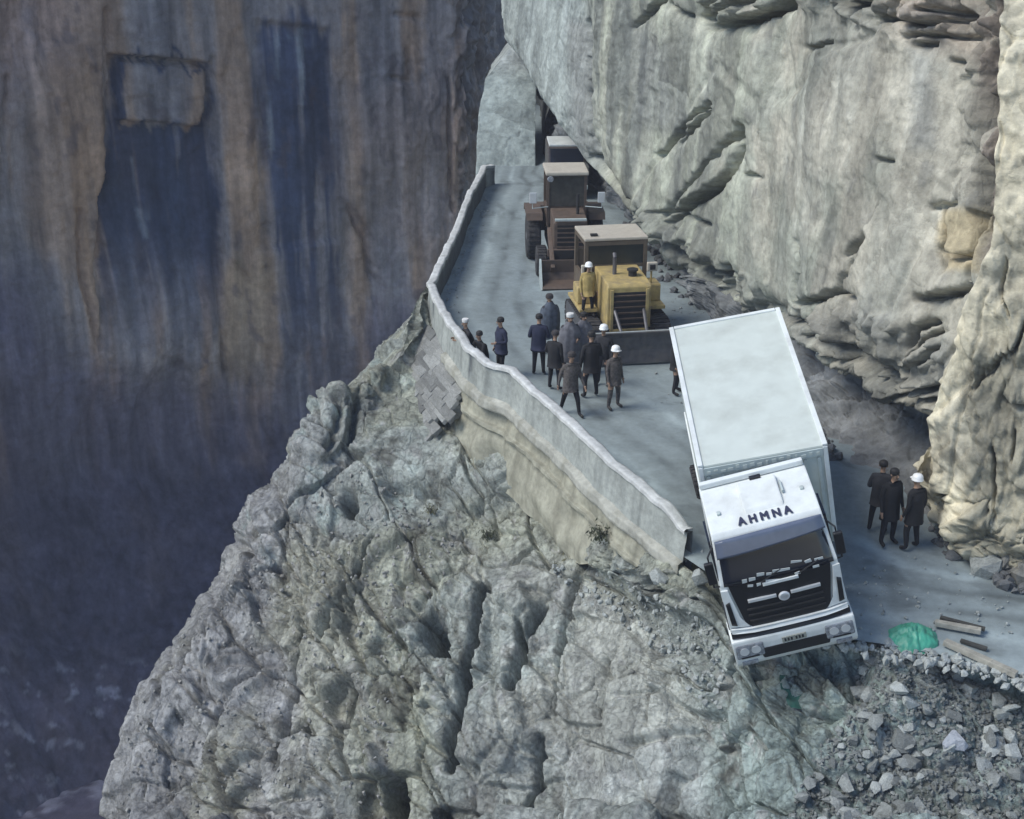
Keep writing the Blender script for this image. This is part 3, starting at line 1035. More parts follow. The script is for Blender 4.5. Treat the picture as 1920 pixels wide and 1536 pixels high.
nz2 = fbm(Pf * np.array([1, 1, .04]), 1.7, 4, 212)
n1 = fbm(Pf, .22, 4, 213)
mau = np.array([.32, .285, .275])
ora = np.array([.43, .29, .19])
slate = np.array([.062, .058, .085])  # dark rock and gorge-depth shade together, painted low on the wall
blue = np.array([.045, .068, .13])
col = np.repeat(mau[None], len(Pf), 0)
col = blend(col, ora, smooth(nz + .3 * n1, -.05, .35) * .75)
col = blend(col, (.20, .20, .22), smooth(-nz, .05, .5) * .6)
col = blend(col, (.46, .33, .29), region(qx, qy, [(-200, -200), (200, -200), (120, 200), (-200, 150)], 90) * .6)
# ochre bands
col = blend(col, ora, region(qx, qy, [(60, 100), (200, 150), (185, 420), (170, 560), (60, 450)], 30) * .55)
col = blend(col, (.34, .26, .175), region(qx, qy, [(420, 480), (520, 500), (500, 720), (400, 740)], 30) * .7)
col = blend(col, (.31, .26, .24), region(qx, qy, [(650, 180), (840, 150), (830, 480), (700, 450)], 30) * .6)
# blue-black seep stains (wet mineral varnish)
st = region(qx, qy, [(480, 40), (560, 25), (625, 60), (640, 200), (638, 450), (640, 760), (540, 800), (520, 600), (505, 320), (470, 150)], 12)
col = blend(col, blue, st * (.9 - .6 * smooth(nz2, .0, .35)) * (1 - .5 * smooth(qy, 450, 700)))
st3 = region(qx, qy, [(520, 60), (620, 60), (610, 190), (560, 210), (540, 330), (500, 320)], 14)
col = blend(col, (.26, .30, .33), st3 * smooth(nz2 + .5 * fbm(Pf, 1.2, 3, 217), .22, .5) * .75)
dk = smooth(fbm(Pf * np.array([1, 1, .5]), 1.1, 4, 218), .32, .55)
col = blend(col, (.13, .11, .12), dk * .5)
st2 = niche * (1 - plug) * (1 - .75 * smooth(qy, 430, 640))
col = blend(col, blue * .9, st2 * (.92 - .4 * smooth(nz2, .2, .5)))
for poly in ([(522, 90), (523, 150)], [(573, 60), (575, 110)], [(594, 70), (595, 150)], [(512, 160), (512, 280)], [(530, 150), (532, 290)], [(538, 300), (542, 450)],
             [(262, 310), (268, 440)], [(298, 310), (296, 420)], [(278, 405), (285, 450)]):
    col = blend(col, (.25, .28, .31), np.exp(-(dist_poly(px + 2 * nz2 * 6, py, poly) / 5) ** 2) * .75 * smooth(nz2 + .35, .0, .5))
col = blend(col, slate * 1.6, region(qx, qy, [(-300, 480), (60, 520), (110, 640), (230, 700), (420, 720), (560, 790), (700, 600), (900, 600), (900, 1700), (-300, 1700)], 70) * (.8 - .35 * smooth(nz, .1, .5)))  # upper reach of the painted depth shade
col = blend(col, slate, smooth(py + 80 * n1, 700, 960) * .9)  # gorge-depth shade put into the colour, stronger towards the bottom
col = blend(col, (.17, .165, .165), edge * .7)
nz3 = fbm(Pf * np.array([1, 1, .03]), 3.2, 3, 219)
tal = smooth(py, 1180, 1300)
hs = fbm(Pf * np.array([.5, 1.2, 1.2]), 1.3, 4, 231)
col = blend(col, (.22, .215, .25), tal * smooth(hs, .25, .5) * .8)
col *= (1 + .25 * n1 + .3 * nz2 + .2 * nz3)[:, None]
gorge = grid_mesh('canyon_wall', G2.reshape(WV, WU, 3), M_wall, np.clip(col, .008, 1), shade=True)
tag(gorge, kind='structure')

# ---- river bed in the gorge: dark water with pale riffles over stones
xs = np.linspace(-45, 10, 420)
ys = np.linspace(30, 84, 320)
X, Y = np.meshgrid(xs, ys)
Pr = np.stack([X, Y, np.full_like(X, -29.5)], -1).reshape(-1, 3)
rr = fbm(Pr * np.array([.45, 1, 1]), .8, 4, 501, ridge=True)
Pr[:, 2] += .10 * rr
foam = smooth(rr + .5 * fbm(Pr, .12, 2, 505), .6, 1.0)
col = np.repeat(np.array([[.075, .07, .10]]), len(Pr), 0)
col = blend(col, (.24, .24, .29), foam * .7)
river = grid_mesh('river', Pr.reshape(320, 420, 3), rock_mat('river_water', rough=.35, fine=2, bump=.5, dist=.1, contrast=.3), col)
tag(river, kind='structure')

# ---- pale smooth buttress closing the end of the road
rows = []
prof = [(896, 1003, 358, 61.0), (893, 1004, 330, 61.1), (893, 1004, 270, 62.2), (899, 1005, 205, 63.6), (909, 1005, 150, 65.0), (932, 994, 118, 66.0), (951, 975, 96, 66.8), (958, 966, 88, 67.3)]
for x0, x1, y, Y in prof:
    L_, R_ = atY(x0, y, Y), atY(x1, y, Y)
    rows.append([L_ + np.array([.3, 5, 0]), L_ + np.array([.0, .5, 0]), L_, L_ * .5 + R_ * .5 + np.array([0, -.1, 0]), R_, R_ + np.array([.0, .5, 0]), R_ + np.array([-.2, 5, 0])])
A_ = np.array(rows)
tv, tu = np.linspace(0, len(A_) - 1, 170), np.linspace(0, 6, 150)
iv, iu = np.minimum(tv.astype(int), len(A_) - 2), np.minimum(tu.astype(int), 5)
fv, fu = (tv - iv)[:, None, None], (tu - iu)[None, :, None]
G = (A_[iv][:, iu] * (1 - fv) + A_[iv + 1][:, iu] * fv) * (1 - fu) + (A_[iv][:, iu + 1] * (1 - fv) + A_[iv + 1][:, iu + 1] * fv) * fu
Pf = G.reshape(-1, 3)
nrm = grid_normals(G).reshape(-1, 3)
if nrm[85 * 150 + 75, 1] > 0:
    nrm = -nrm
G2 = Pf + nrm * (.08 * fbm(Pf, .6, 4, 601) + .03 * fbm(Pf, 2.5, 3, 602))[:, None]
n1 = fbm(Pf, .5, 4, 611)
col = np.array([.27, .31, .30])[None] * (1 + .2 * n1[:, None])
bx, by = project(Pf)
col = blend(col, (.20, .235, .235), smooth(fbm(Pf * np.array([1, 1, .2]), .8, 3, 613), .0, .4) * .6)
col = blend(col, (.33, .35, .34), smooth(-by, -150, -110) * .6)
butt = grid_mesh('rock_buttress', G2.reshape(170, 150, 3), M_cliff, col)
tag(butt, kind='structure')

# ---- dark half-tunnel the road runs into, behind the buttress
rows = []
for y in np.linspace(60.5, 74, 12):
    r = []
    for a in np.linspace(-.1, math.pi + .1, 14):
        r.append((4.9 + 3.4 * math.cos(a), y + 3.2 + .6 * math.sin(a) * (y < 61), .3 + 8.4 * max(math.sin(a), -.15)))
    rows.append(r)
last = [(4.9 + (x - 4.9) * .02, 78.0, 1.5) for x, y, z in rows[-1]]
rows.append(last)
G = spline_grid(rows, 90, 80)
Pf = G.reshape(-1, 3)
Pf = Pf + .25 * np.stack([fbm(Pf, .6, 3, 701), fbm(Pf, .6, 3, 702), fbm(Pf, .6, 3, 703)], -1)
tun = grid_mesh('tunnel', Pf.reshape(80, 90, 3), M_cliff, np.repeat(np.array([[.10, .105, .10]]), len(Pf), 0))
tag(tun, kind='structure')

# ================================================================== parapet and retaining walls
path, ts = resample(PAR, .12)
tan = np.gradient(path[:, :2], axis=0)
ksm = np.ones(15) / 15
tan = np.stack([np.convolve(np.pad(tan[:, j], 7, 'edge'), ksm, 'valid') for j in (0, 1)], -1)
tan /= np.linalg.norm(tan, axis=1, keepdims=True)
outw = np.stack([tan[:, 1], -tan[:, 0]], -1)


def sweep(i0, i1, prof, name, mat, parent, colf, amp=.03, seed=1, sub=5, topnoise=0.0, taper=False):
    """profile of (outward, height over the road) swept along the path"""
    pr = []
    for (a, b), (c, d_) in zip(prof, prof[1:]):
        for q in range(sub):
            u = q / sub
            pr.append((a + (c - a) * u, b + (d_ - b) * u))
    pr.append(prof[-1])
    pr = np.array(pr)
    idx = np.arange(i0, i1)
    base_ = path[idx]
    G_ = np.zeros((len(pr), len(idx), 3))
    G_[..., 0] = base_[None, :, 0] + outw[idx][None, :, 0] * pr[:, None, 0]
    G_[..., 1] = base_[None, :, 1] + outw[idx][None, :, 1] * pr[:, None, 0]
    G_[..., 2] = base_[None, :, 2] + pr[:, None, 1]
    if taper:
        left_ = (ts[-1] - ts[idx])[None, :]
        jag = .25 * fbm(np.stack([ts[idx], ts[idx] * 0, ts[idx] * 0], -1), 2.2, 3, seed + 9)[None, :]
        low_ = -(  .30 + .5 * left_ + jag)
        G_[..., 2] = np.maximum(G_[..., 2], base_[None, :, 2] + np.minimum(low_, -.2))
    Pp = G_.reshape(-1, 3)
    n_ = fbm(Pp, 1.1, 4, seed)
    up = np.repeat(pr[:, 1], len(idx)) / max(prof, key=lambda q: q[1])[1]
    off = np.repeat(np.array([[1, 1]]), len(Pp), 0) * 0
    o2 = np.tile(outw[idx], (len(pr), 1))
    Pp[:, :2] += o2 * (amp * n_)[:, None]
    if topnoise:
        tn = fbm(np.stack([np.tile(ts[idx], len(pr)), np.zeros(len(Pp)), np.zeros(len(Pp))], -1), .9, 4, seed + 5)
        Pp[:, 2] += topnoise * tn * np.clip(up, 0, 1)
        tl_ = np.tile(ts[idx], len(pr))
        Pp[:, 2] -= np.clip(up, 0, 1) * (.26 + .25 * fbm(np.stack([tl_, up, tl_ * 0], -1), 2.5, 3, seed + 6)) * smooth(tl_, ts[-1] - .7, ts[-1] + .1)
    o = grid_mesh(name, Pp.reshape(len(pr), len(idx), 3), mat, colf(Pp, n_))
    if parent:
        o.parent = parent
        o.matrix_parent_inverse = Matrix.Translation(parent.location).inverted()
    return o


def stain_shade_cols(base_, dark_, k, amount, road_side_shade=False):
    def f(Pp, n_):
        s = np.stack([Pp[:, 0] * 1.6 - Pp[:, 1], Pp[:, 1], Pp[:, 2] * .06], -1)
        st_ = fbm(s, 1.5, 4, k)
        c_ = np.repeat(np.array([base_]), len(Pp), 0) * (1 + .18 * n_)[:, None]
        c_ = blend(c_, dark_, smooth(st_, .0, .45) * amount)
        if road_side_shade:
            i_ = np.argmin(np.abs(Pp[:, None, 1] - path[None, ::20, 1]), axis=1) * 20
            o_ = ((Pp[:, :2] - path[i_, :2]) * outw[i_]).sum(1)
            c_ = blend(c_, (.075, .085, .095), smooth(-o_, .13, .18) * smooth(.7 - Pp[:, 2] + road_z(Pp[:, 1]), -.05, .1) * .85)  # shade on the parapet's road side, painted into its colour
        return c_
    return f


dpx, dpy = project(np.c_[path[:, :2], path[:, 2] + PAR_H])
gap0 = int(np.argmin(np.hypot(dpx - 916, dpy - 681)))
gap1 = int(np.argmin(np.hypot(dpx - 940, dpy - 688)))
par = empty('parapet_wall', (float(path[-1, 0]), float(path[-1, 1]), float(path[-1, 2])))
tag(par, 'low pale concrete parapet along the outer edge of the road, broken at its near end', 'parapet')
body_prof = [(-.22, -.4), (-.19, PAR_H - .1), (-.05, PAR_H - .1), (.04, -.15)]
cop_prof = [(-.21, PAR_H - .12), (-.21, PAR_H - .02), (-.02, PAR_H), (.03, PAR_H - .02), (.03, PAR_H - .12)]
pc = stain_shade_cols((.30, .32, .30), (.19, .205, .195), 811, .7, True)
cc = stain_shade_cols((.50, .51, .50), (.36, .37, .36), 812, .6)
for a_, b_ in ((0, len(path)),):
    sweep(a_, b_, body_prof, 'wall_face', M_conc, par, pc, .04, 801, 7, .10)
    sweep(a_, b_, cop_prof, 'coping', M_conc, par, cc, .04, 801, 3, .10)

i0 = int(np.argmin(np.hypot(dpx - 836, dpy - 600)))
ret = empty('retaining_wall', (float(path[i0, 0]), float(path[i0, 1]), -1.5))
tag(ret, 'smooth stained concrete retaining wall with ledges below the parapet', 'wall')
rc = stain_shade_cols((.30, .295, .235), (.19, .185, .145), 821, .75)
sweep(i0, len(path), [(-.1, -.04), (.05, -.10), (.17, -.15), (.18, -.37), (.08, -.43)], 'ledge', M_conc, ret, stain_shade_cols((.34, .34, .30), (.2, .195, .155), 822, .6), .07, 831, 4)
sweep(i0, len(path) - 3, [(.02, -.36), (.12, -.80), (.22, -.82), (.22, -.92), (.13, -1.0), (.28, -1.7), (.30, -2.3)], 'wall_face', M_conc, ret, rc, .16, 832, 6, taper=True)

# masonry of squared stones below the bend of the parapet
spx, spy, S3 = SPUR
msel = inside(spx, spy, [(742, 640), (800, 590), (850, 660), (866, 760), (862, 880), (770, 905), (690, 850), (700, 760)])
MS = S3[msel]
A0, A1 = PAR[5, :2], PAR[9, :2]
md = (A1 - A0) / np.linalg.norm(A1 - A0)
mo = np.array([md[1], -md[0]])
ma = (MS[:, :2] - A0) @ md
mwall = empty('masonry_wall', (float(MS[:, 0].mean()), float(MS[:, 1].mean()), float(MS[:, 2].min())))
tag(mwall, 'old masonry of coursed grey stones under the bend of the parapet', 'wall')


def stone_mesh(name, n=12, rnd=None, boxy=False):
    rnd = rnd or random
    pts = []
    if boxy:
        for sx in (-1, 1):
            for sy in (-1, 1):
                for sz in (-1, 1):
                    c_ = Vector((sx * .5, sy * .5, sz * .5))
                    for a_ in range(3):
                        q = c_.copy()
                        q[a_] *= 1 - rnd.uniform(.1, .3)
                        pts.append(q + Vector([rnd.uniform(-.05, .05) for _ in range(3)]))
    else:
        for _ in range(n):
            v = Vector((rnd.gauss(0, 1), rnd.gauss(0, 1), rnd.gauss(0, 1))).normalized() * rnd.uniform(.38, .55)
            v.z *= .75
            pts.append(v)
    m = MB().hull(pts)
    return m.mesh(name)


bricks = [stone_mesh('stone', boxy=True) for _ in range(7)]
for me in bricks:
    me.materials.append(M_mason)
cnt = 0
amin, amax = float(np.percentile(ma, 3)), float(np.percentile(ma, 97))
z_ = float(np.percentile(MS[:, 2], 98))
zmin = float(np.percentile(MS[:, 2], 2))
rowi = 0
ang_ = math.atan2(md[1], md[0])
plane_o = np.median((MS[:, :2] - A0) @ mo)
kk = np.polyfit(MS[:, 2], (MS[:, :2] - A0) @ mo, 1)
MREG = [(742, 655), (796, 590), (842, 655), (864, 735), (846, 775), (788, 835), (722, 862), (700, 800), (715, 745)]


def mplace(a_, z_, o_):
    off_ = kk[0] * z_ + kk[1] + o_
    return Vector((A0[0] + md[0] * a_ + mo[0] * off_, A0[1] + md[1] * a_ + mo[1] * off_, z_))


def in_mas(v, poly=MREG):
    x_, y_ = project(np.array([v]))
    return inside(x_, y_, poly)[0]


z_top = z_
while z_ > zmin and cnt < 290:
    a_ = amin - .3 + random.uniform(0, .3)
    hh = random.uniform(.10, .15)
    while a_ < amax + .4 and cnt < 290:
        ww = random.uniform(.55, 1.3)
        v = mplace(a_ + ww / 2, z_ - hh / 2, .10 - .75 * max(0, (z_top - z_) / (z_top - zmin) - .35) + random.uniform(-.022, .022))
        if in_mas(v) and z_ > zmin + random.uniform(.12, .3) * (z_top - zmin):
            o = bpy.data.objects.new('stone', random.choice(bricks))
            C.objects.link(o)
            o.parent = mwall
            o.location = v - mwall.location
            o.rotation_euler = (math.atan(-kk[0]) + random.uniform(-.05, .05), random.uniform(-.03, .03), ang_ + random.uniform(-.05, .05))
            o.scale = (ww * .98, .3, hh * .95)
            cnt += 1
        a_ += ww
    z_ -= hh
cell = []
for a_ in np.arange(amin - .4, amax + .5, .2):
    for z2 in np.arange(float(MS[:, 2].max()), zmin - .2, -.2):
        v = mplace(a_ + .1, z2 - .1, .04)
        if z2 < zmin + .6 * (z_top - zmin):
            continue
        if in_mas(v):
            cell.append((a_, z2))
mb_ = MB()
for a_, z2 in cell:
    pts_ = []
    for o_ in (.05, -.35):
        for da, dz in ((0, 0), (.2, 0), (.2, -.2), (0, -.2)):
            pts_.append(mplace(a_ + da, z2 + dz, o_) - mwall.location)
    vs_ = [mb_.bm.verts.new(p_) for p_ in pts_]
    mb_.bm.faces.new(vs_[:4])
    for k_ in range(4):
        mb_.bm.faces.new([vs_[k_], vs_[4 + k_], vs_[4 + (k_ + 1) % 4], vs_[(k_ + 1) % 4]])
bmesh.ops.remove_doubles(mb_.bm, verts=list(mb_.bm.verts), dist=.001)
mo_ = mb_.build('mortar', rock_mat('lime_mortar', use_tint=False, col=(.20, .20, .18), fine=16, contrast=.3), mwall)

# ================================================================== materials for the things
M_white = plain('white_paint', (.53, .575, .535), .45, var=.06, scale=2.6, dirt=(.36, .38, .34), dirt_amt=.55)
M_white2 = plain('cab_white', (.68, .715, .705), .38, var=.05, scale=3, dirt=(.36, .36, .33), dirt_amt=.5)
M_grey = plain('grey_trim', (.42, .48, .47), .5, var=.1, dirt=(.25, .26, .24), dirt_amt=.4)
M_black = plain('black_plastic', (.006, .007, .010), .45, var=.2)
M_rubber = plain('tyre_rubber', (.018, .018, .02), .85, var=.3, scale=20, dirt=(.12, .11, .1), dirt_amt=.5)
M_glass = plain('dark_glass', (.012, .015, .024), .06, var=.1)
M_steelglass = plain('visor_tint', (.10, .12, .17), .15, var=.1)
M_chrome = plain('bright_metal', (.62, .64, .65), .3, .25, var=.06)
M_lamp = plain('lamp_glass', (.26, .28, .31), .12, .2, var=.5, scale=18)
M_plate = plain('plate', (.30, .31, .27), .5, var=.3, scale=30)
M_yel = plain('machine_yellow', (.42, .32, .13), .6, var=.2, dirt=(.20, .165, .115), dirt_amt=.9)
M_brn = plain('rusty_brown_paint', (.10, .07, .052), .65, var=.25, dirt=(.07, .055, .045), dirt_amt=.7)
M_cream = plain('cab_roof_cream', (.46, .42, .35), .5, var=.1, dirt=(.35, .3, .24), dirt_amt=.5)
M_steel = plain('worn_steel', (.11, .11, .12), .5, .5, var=.3, dirt=(.2, .17, .14), dirt_amt=.5)
M_dark = plain('dark_interior', (.015, .015, .016), .8, var=.2)
M_navy = plain('navy_letters', (.02, .025, .06), .6, var=.1)
M_hub = plain('wheel_rim', (.2, .2, .2), .5, .3, var=.2, dirt=(.1, .09, .08), dirt_amt=.6)

# ================================================================== the truck
T_POS = Vector((5.516, 23.258, -.877))
ey, ep, er = R(2.06), R(9.48), R(-16.25)
T_ROT = Matrix.Rotation(ey, 3, 'Z') @ Matrix.Rotation(ep, 3, 'X') @ Matrix.Rotation(er, 3, 'Y')
truck = empty('box_truck', T_POS)
truck.rotation_mode = 'QUATERNION'
truck.rotation_quaternion = T_ROT.to_quaternion()
tag(truck, 'white box lorry tilted over the collapsed edge of the road', 'truck')
Lb, yb, Ht, W = 5.49, 2.095, 3.502, 1.214
box_rot = (Matrix.Rotation(-.032, 3, 'Z') @ Matrix.Rotation(.068, 3, 'Y')).to_quaternion()
m = MB().box((0, yb + Lb / 2, (Ht + 1.15) / 2), (2 * W, Lb, Ht - 1.15), bevel=.035)
cargo = m.build('cargo_box', M_white, truck)
cargo.rotation_mode = 'QUATERNION'
cargo.rotation_quaternion = box_rot
# roof edge rails and corner posts
m = MB()
for s in (-1, 1):
    m.box((s * (W - .02), yb + Lb / 2, Ht + .012), (.10, Lb + .04, .05), bevel=.012)
    m.box((s * (W + .006), yb + Lb / 2, 1.2), (.05, Lb, .12), bevel=.01)
    m.box((s * (W - .02), yb - .008, (Ht + 1.15) / 2), (.09, .05, Ht - 1.2), bevel=.012)
m.box((0, yb + Lb - .02, Ht + .012), (2 * W - .16, .10, .048), bevel=.012)
m.build('edge_rail', M_white2, cargo)
# pressed front wall ribs and painted band of the box
m = MB()
for j in range(9):
    m.box((-1.06 + j * .265, yb - .012, 2.25), (.07, .04, 2.0), bevel=.01)
m.build('front_rib', M_grey, cargo)
m = MB()
m.box((0, yb - .025, Ht - .13), (2 * W - .14, .03, .17), bevel=.008)
m.build('front_band', M_grey, cargo)
rr_ = random.Random(3)
for j in range(16):
    MB().box((-1.05 + j * .14, yb - .045, Ht - .13 + rr_.uniform(-.03, .03)), (rr_.uniform(.04, .1), .012, rr_.uniform(.03, .09))).build('painted_ornament', M_white, cargo)
m = MB()
for s in (-1, 1):
    m.box((s * .61, yb + Lb + .012, 2.3), (1.16, .03, 2.1), bevel=.008)
m.build('rear_door', M_white, cargo)
# chassis
m = MB()
for s in (-1, 1):
    m.box((s * .42, 4.3, .92), (.09, 6.6, .24))
for j in range(6):
    m.box((0, 1.4 + j * 1.15, .92), (.86, .1, .14))
m.box((0, 5.85, .5), (1.7, .16, .16))
m.box((0, 1.25, .5), (1.7, .12, .12))
m.build('chassis', M_dark, truck)
m = MB().box((.85, 3.3, .78), (.5, 1.1, .5), bevel=.06)
m.build('fuel_tank', M_steel, truck)


def wheel(parent, x, y, z, r, w_, side, rimf=.55):
    t_ = MB().lathe([(r * .6, -w_ / 2), (r * .93, -w_ / 2), (r, -w_ * .36), (r, w_ * .36), (r * .93, w_ / 2), (r * .6, w_ / 2)], 'x', (x, y, z), 28)
    for a_ in range(28):
        th = 2 * math.pi * a_ / 28
        t_.box((x, y + math.cos(th) * r, z + math.sin(th) * r), (w_ * .8, .03, .05), rot=(th, 0, 0))
    o_ = t_.build('tyre', M_rubber, parent)
    MB().lathe([(r * .12, side * w_ * .52), (r * .3, side * w_ * .45), (r * rimf, side * w_ * .25), (r * (rimf + .08), side * w_ * .45), (r * (rimf + .08), -side * w_ * .4)], 'x', (x, y, z), 24).build('rim', M_hub, o_)
    return o_


for s in (-1, 1):
    wheel(truck, s * .98, 1.25, .47, .47, .27, s)
    wheel(truck, s * .98, 5.85, .47, .47, .27, s)
    wheel(truck, s * .68, 5.85, .47, .47, .27, s)

fz = [.38, .62, 1.12, 1.3, 2.3, 2.85, 3.12, 3.2]
fy = [.06, -.04, -.05, -.01, .06, .28, .40, .47]


def yf(z):
    return float(np.interp(z, fz, fy))


def hwc(z):
    return float(np.interp(z, [.4, 2.2, 3.2], [1.13, 1.11, 1.02]))


prof = [(yf(z), z) for z in fz] + [(.62, 3.225), (1.7, 3.30), (1.9, 3.26), (1.93, 1.15), (1.88, .85), (1.78, .85), (1.72, 1.02), (1.5, 1.14), (1.0, 1.14), (.78, 1.02), (.72, .8), (.55, .5), (.3, .4)]
m = MB().prism(prof, 'x', -1, 1, hw=lambda u, v: hwc(v), bevel=.03)
cab = m.build('cab', M_white2, truck)


def plate(zl, zh, ul, uh, proud, mat, name, parent=None, poly=None, thick=.03, split=4):
    """a plate lying on the curved front of the cab; u is a share of the half width"""
    bm = bmesh.new()
    P_ = poly or [(ul, zl), (uh, zl), (uh, zh), (ul, zh)]
    if len(P_) == 4:
        n1_, n2_ = 12, 8
        g_ = []
        for lay in (0, 1):
            for a_ in range(n2_ + 1):
                for b_ in range(n1_ + 1):
                    s_, t_ = b_ / n1_, a_ / n2_
                    u = (P_[0][0] * (1 - s_) + P_[1][0] * s_) * (1 - t_) + (P_[3][0] * (1 - s_) + P_[2][0] * s_) * t_
                    z = (P_[0][1] * (1 - s_) + P_[1][1] * s_) * (1 - t_) + (P_[3][1] * (1 - s_) + P_[2][1] * s_) * t_
                    y = yf(z) - proud - .06 * (1 - abs(u) ** 3) if lay == 0 else yf(z) - proud + thick
                    g_.append(bm.verts.new((u * hwc(z), y, z)))
        w_ = n1_ + 1
        for a_ in range(n2_):
            for b_ in range(n1_):
                k0 = a_ * w_ + b_
                f_ = bm.faces.new([g_[k0], g_[k0 + 1], g_[k0 + w_ + 1], g_[k0 + w_]])
                f_.smooth = True
        off_ = w_ * (n2_ + 1)
        rim = [b_ for b_ in range(w_)] + [a_ * w_ + n1_ for a_ in range(1, n2_ + 1)] + [n2_ * w_ + b_ for b_ in range(n1_ - 1, -1, -1)] + [a_ * w_ for a_ in range(n2_ - 1, 0, -1)]
        for k0, k1 in zip(rim, rim[1:] + rim[:1]):
            bm.faces.new([g_[k0], g_[k0 + off_], g_[k1 + off_], g_[k1]])
        bmesh.ops.delete(bm, geom=[v for v in bm.verts if not v.link_faces], context='VERTS')
        bmesh.ops.recalc_face_normals(bm, faces=list(bm.faces))
        me = bpy.data.meshes.new(name)
        bm.to_mesh(me)
        bm.free()
        return link(name, me, mat, parent or cab)
    out_, in_ = [], []
    full = []
    n_ = len(P_)
    for k_ in range(n_):
        (u0, z0), (u1, z1) = P_[k_], P_[(k_ + 1) % n_]
        for q in range(split):
            full.append((u0 + (u1 - u0) * q / split, z0 + (z1 - z0) * q / split))
    for u, z in full:
        bow = .06 * (1 - abs(u) ** 3)
        out_.append(bm.verts.new((u * hwc(z), yf(z) - proud - bow, z)))
        in_.append(bm.verts.new((u * hwc(z), yf(z) - proud + thick, z)))
    c0 = bm.verts.new((sum(v.co.x for v in out_) / len(out_), sum(v.co.y for v in out_) / len(out_) - .012, sum(v.co.z for v in out_) / len(out_)))
    nn = len(full)
    for k_ in range(nn):
        bm.faces.new([out_[k_], out_[(k_ + 1) % nn], c0])
        bm.faces.new([out_[k_], in_[k_], in_[(k_ + 1) % nn], out_[(k_ + 1) % nn]])
    bmesh.ops.recalc_face_normals(bm, faces=list(bm.faces))
    me = bpy.data.meshes.new(name)
    bm.to_mesh(me)
    bm.free()
    return link(name, me, mat, parent or cab)


plate(2.28, 3.02, -.93, .93, .012, M_glass, 'windscreen')
vis = plate(2.86, 3.13, -.95, .95, .085, M_steelglass, 'sun_visor', poly=[(-.97, 2.82), (.97, 2.93), (.97, 3.15), (-.97, 3.12)], thick=.02)
plate(1.30, 2.27, -.8, .8, .02, M_black, 'grille_panel', poly=[(-.62, 1.30), (.62, 1.30), (.72, 1.42), (.86, 2.27), (-.86, 2.27), (-.72, 1.42)])
plate(1.86, 1.92, -.6, -.12, .045, M_chrome, 'grille_bar', split=2)
plate(1.86, 1.92, .12, .62, .045, M_chrome, 'grille_bar', split=2)
plate(2.16, 2.22, -.3, .3, .045, M_white2, 'grille_bar', split=2)
# louvres of the grille
for j in range(3):
    plate(1.42 + j * .13, 1.455 + j * .13, -.64, .64, .035, M_dark, 'grille_slat', split=2)
# round badge with two swept wings
em = MB()
em.lathe([(.085, -.02), (.105, 0), (.105, .02), (.085, .03)], 'y', (0, yf(1.86) - .13, 1.86), 20)
em.prism([(-.07, 1.88), (-.02, 1.80), (.0, 1.84), (-.02, 1.90)], 'y', yf(1.86) - .15, yf(1.86) - .12)
em.prism([(.07, 1.88), (.02, 1.80), (.0, 1.84), (.02, 1.90)], 'y', yf(1.86) - .15, yf(1.86) - .12)
em.build('badge', M_chrome, cab)
# pale stickers and lettering at the foot of the windscreen
rr_ = random.Random(5)
m = MB()
for u, z, w_, h_ in [(-.58, 2.34, .09, .1), (-.45, 2.34, .12, .1), (-.3, 2.38, .14, .12), (-.16, 2.36, .1, .08), (.05, 2.37, .32, .10), (.33, 2.46, .2, .07), (.52, 2.42, .12, .09),
                     (.7, 2.42, .16, .06), (-.5, 2.22, .1, .06), (-.36, 2.2, .08, .09), (-.08, 2.21, .36, .06), (.3, 2.24, .1, .09), (.62, 2.3, .12, .06)]:
    a_ = rr_.uniform(-.25, .25)
    m.box((u * hwc(z), yf(z) - .076, z), (w_, .008, h_), rot=(.15, a_, 0), bevel=.003)
m.build('windscreen_sticker', M_white2, cab)
for s in (-.35, .35):
    MB().tube([(s, yf(2.25) - .10, 2.26), (s + .4, yf(2.42) - .1, 2.42)], .012, 6).build('wiper', M_black, cab)
# white cheeks with dark slots, lamps, bumper
for s in (-1, 1):
    plate(0, 0, 0, 0, .03, M_white2, 'corner_panel', poly=[(s * .66, 1.33), (s * .98, 1.36), (s * 1.0, 2.2), (s * .88, 2.2), (s * .76, 1.45)][::s])
    plate(0, 0, 0, 0, .055, M_black, 'corner_slot', poly=[(s * .86, 1.40), (s * .95, 1.42), (s * .97, 1.9), (s * .90, 1.95)][::s], split=2)
plate(0, 0, 0, 0, .07, M_white2, 'grille_surround', poly=[(-.98, 1.24), (-.6, 1.21), (.6, 1.21), (.98, 1.24), (.98, 1.33), (.64, 1.30), (-.64, 1.30), (-.98, 1.33)])
plate(0, 0, 0, 0, .05, M_black, 'bumper_gap', poly=[(-1.0, 1.12), (-.6, 1.10), (.6, 1.10), (1.0, 1.12), (1.0, 1.24), (.6, 1.20), (-.6, 1.20), (-1.0, 1.24)])
bmp = MB().prism([(-.10, .42), (-.17, .55), (-.19, .95), (-.17, 1.09), (.0, 1.10), (.5, 1.08), (.5, .55), (.3, .42)], 'x', -1.16, 1.16, bevel=.035).build('bumper', M_white2, truck)
MB().box((0, -.185, .70), (1.25, .03, .24), taper=(1.1, 1), bevel=.02).build('lower_intake', M_black, bmp)
pl = MB().box((.0, -.203, .92), (.46, .02, .13), bevel=.004).build('number_plate', M_plate, bmp)
m = MB()
for j, x in enumerate([-.17, -.11, -.05, .04, .1, .16]):
    m.box((x, -.215, .92), (.035, .006, .07))
m.build('plate_letter', M_black, pl)
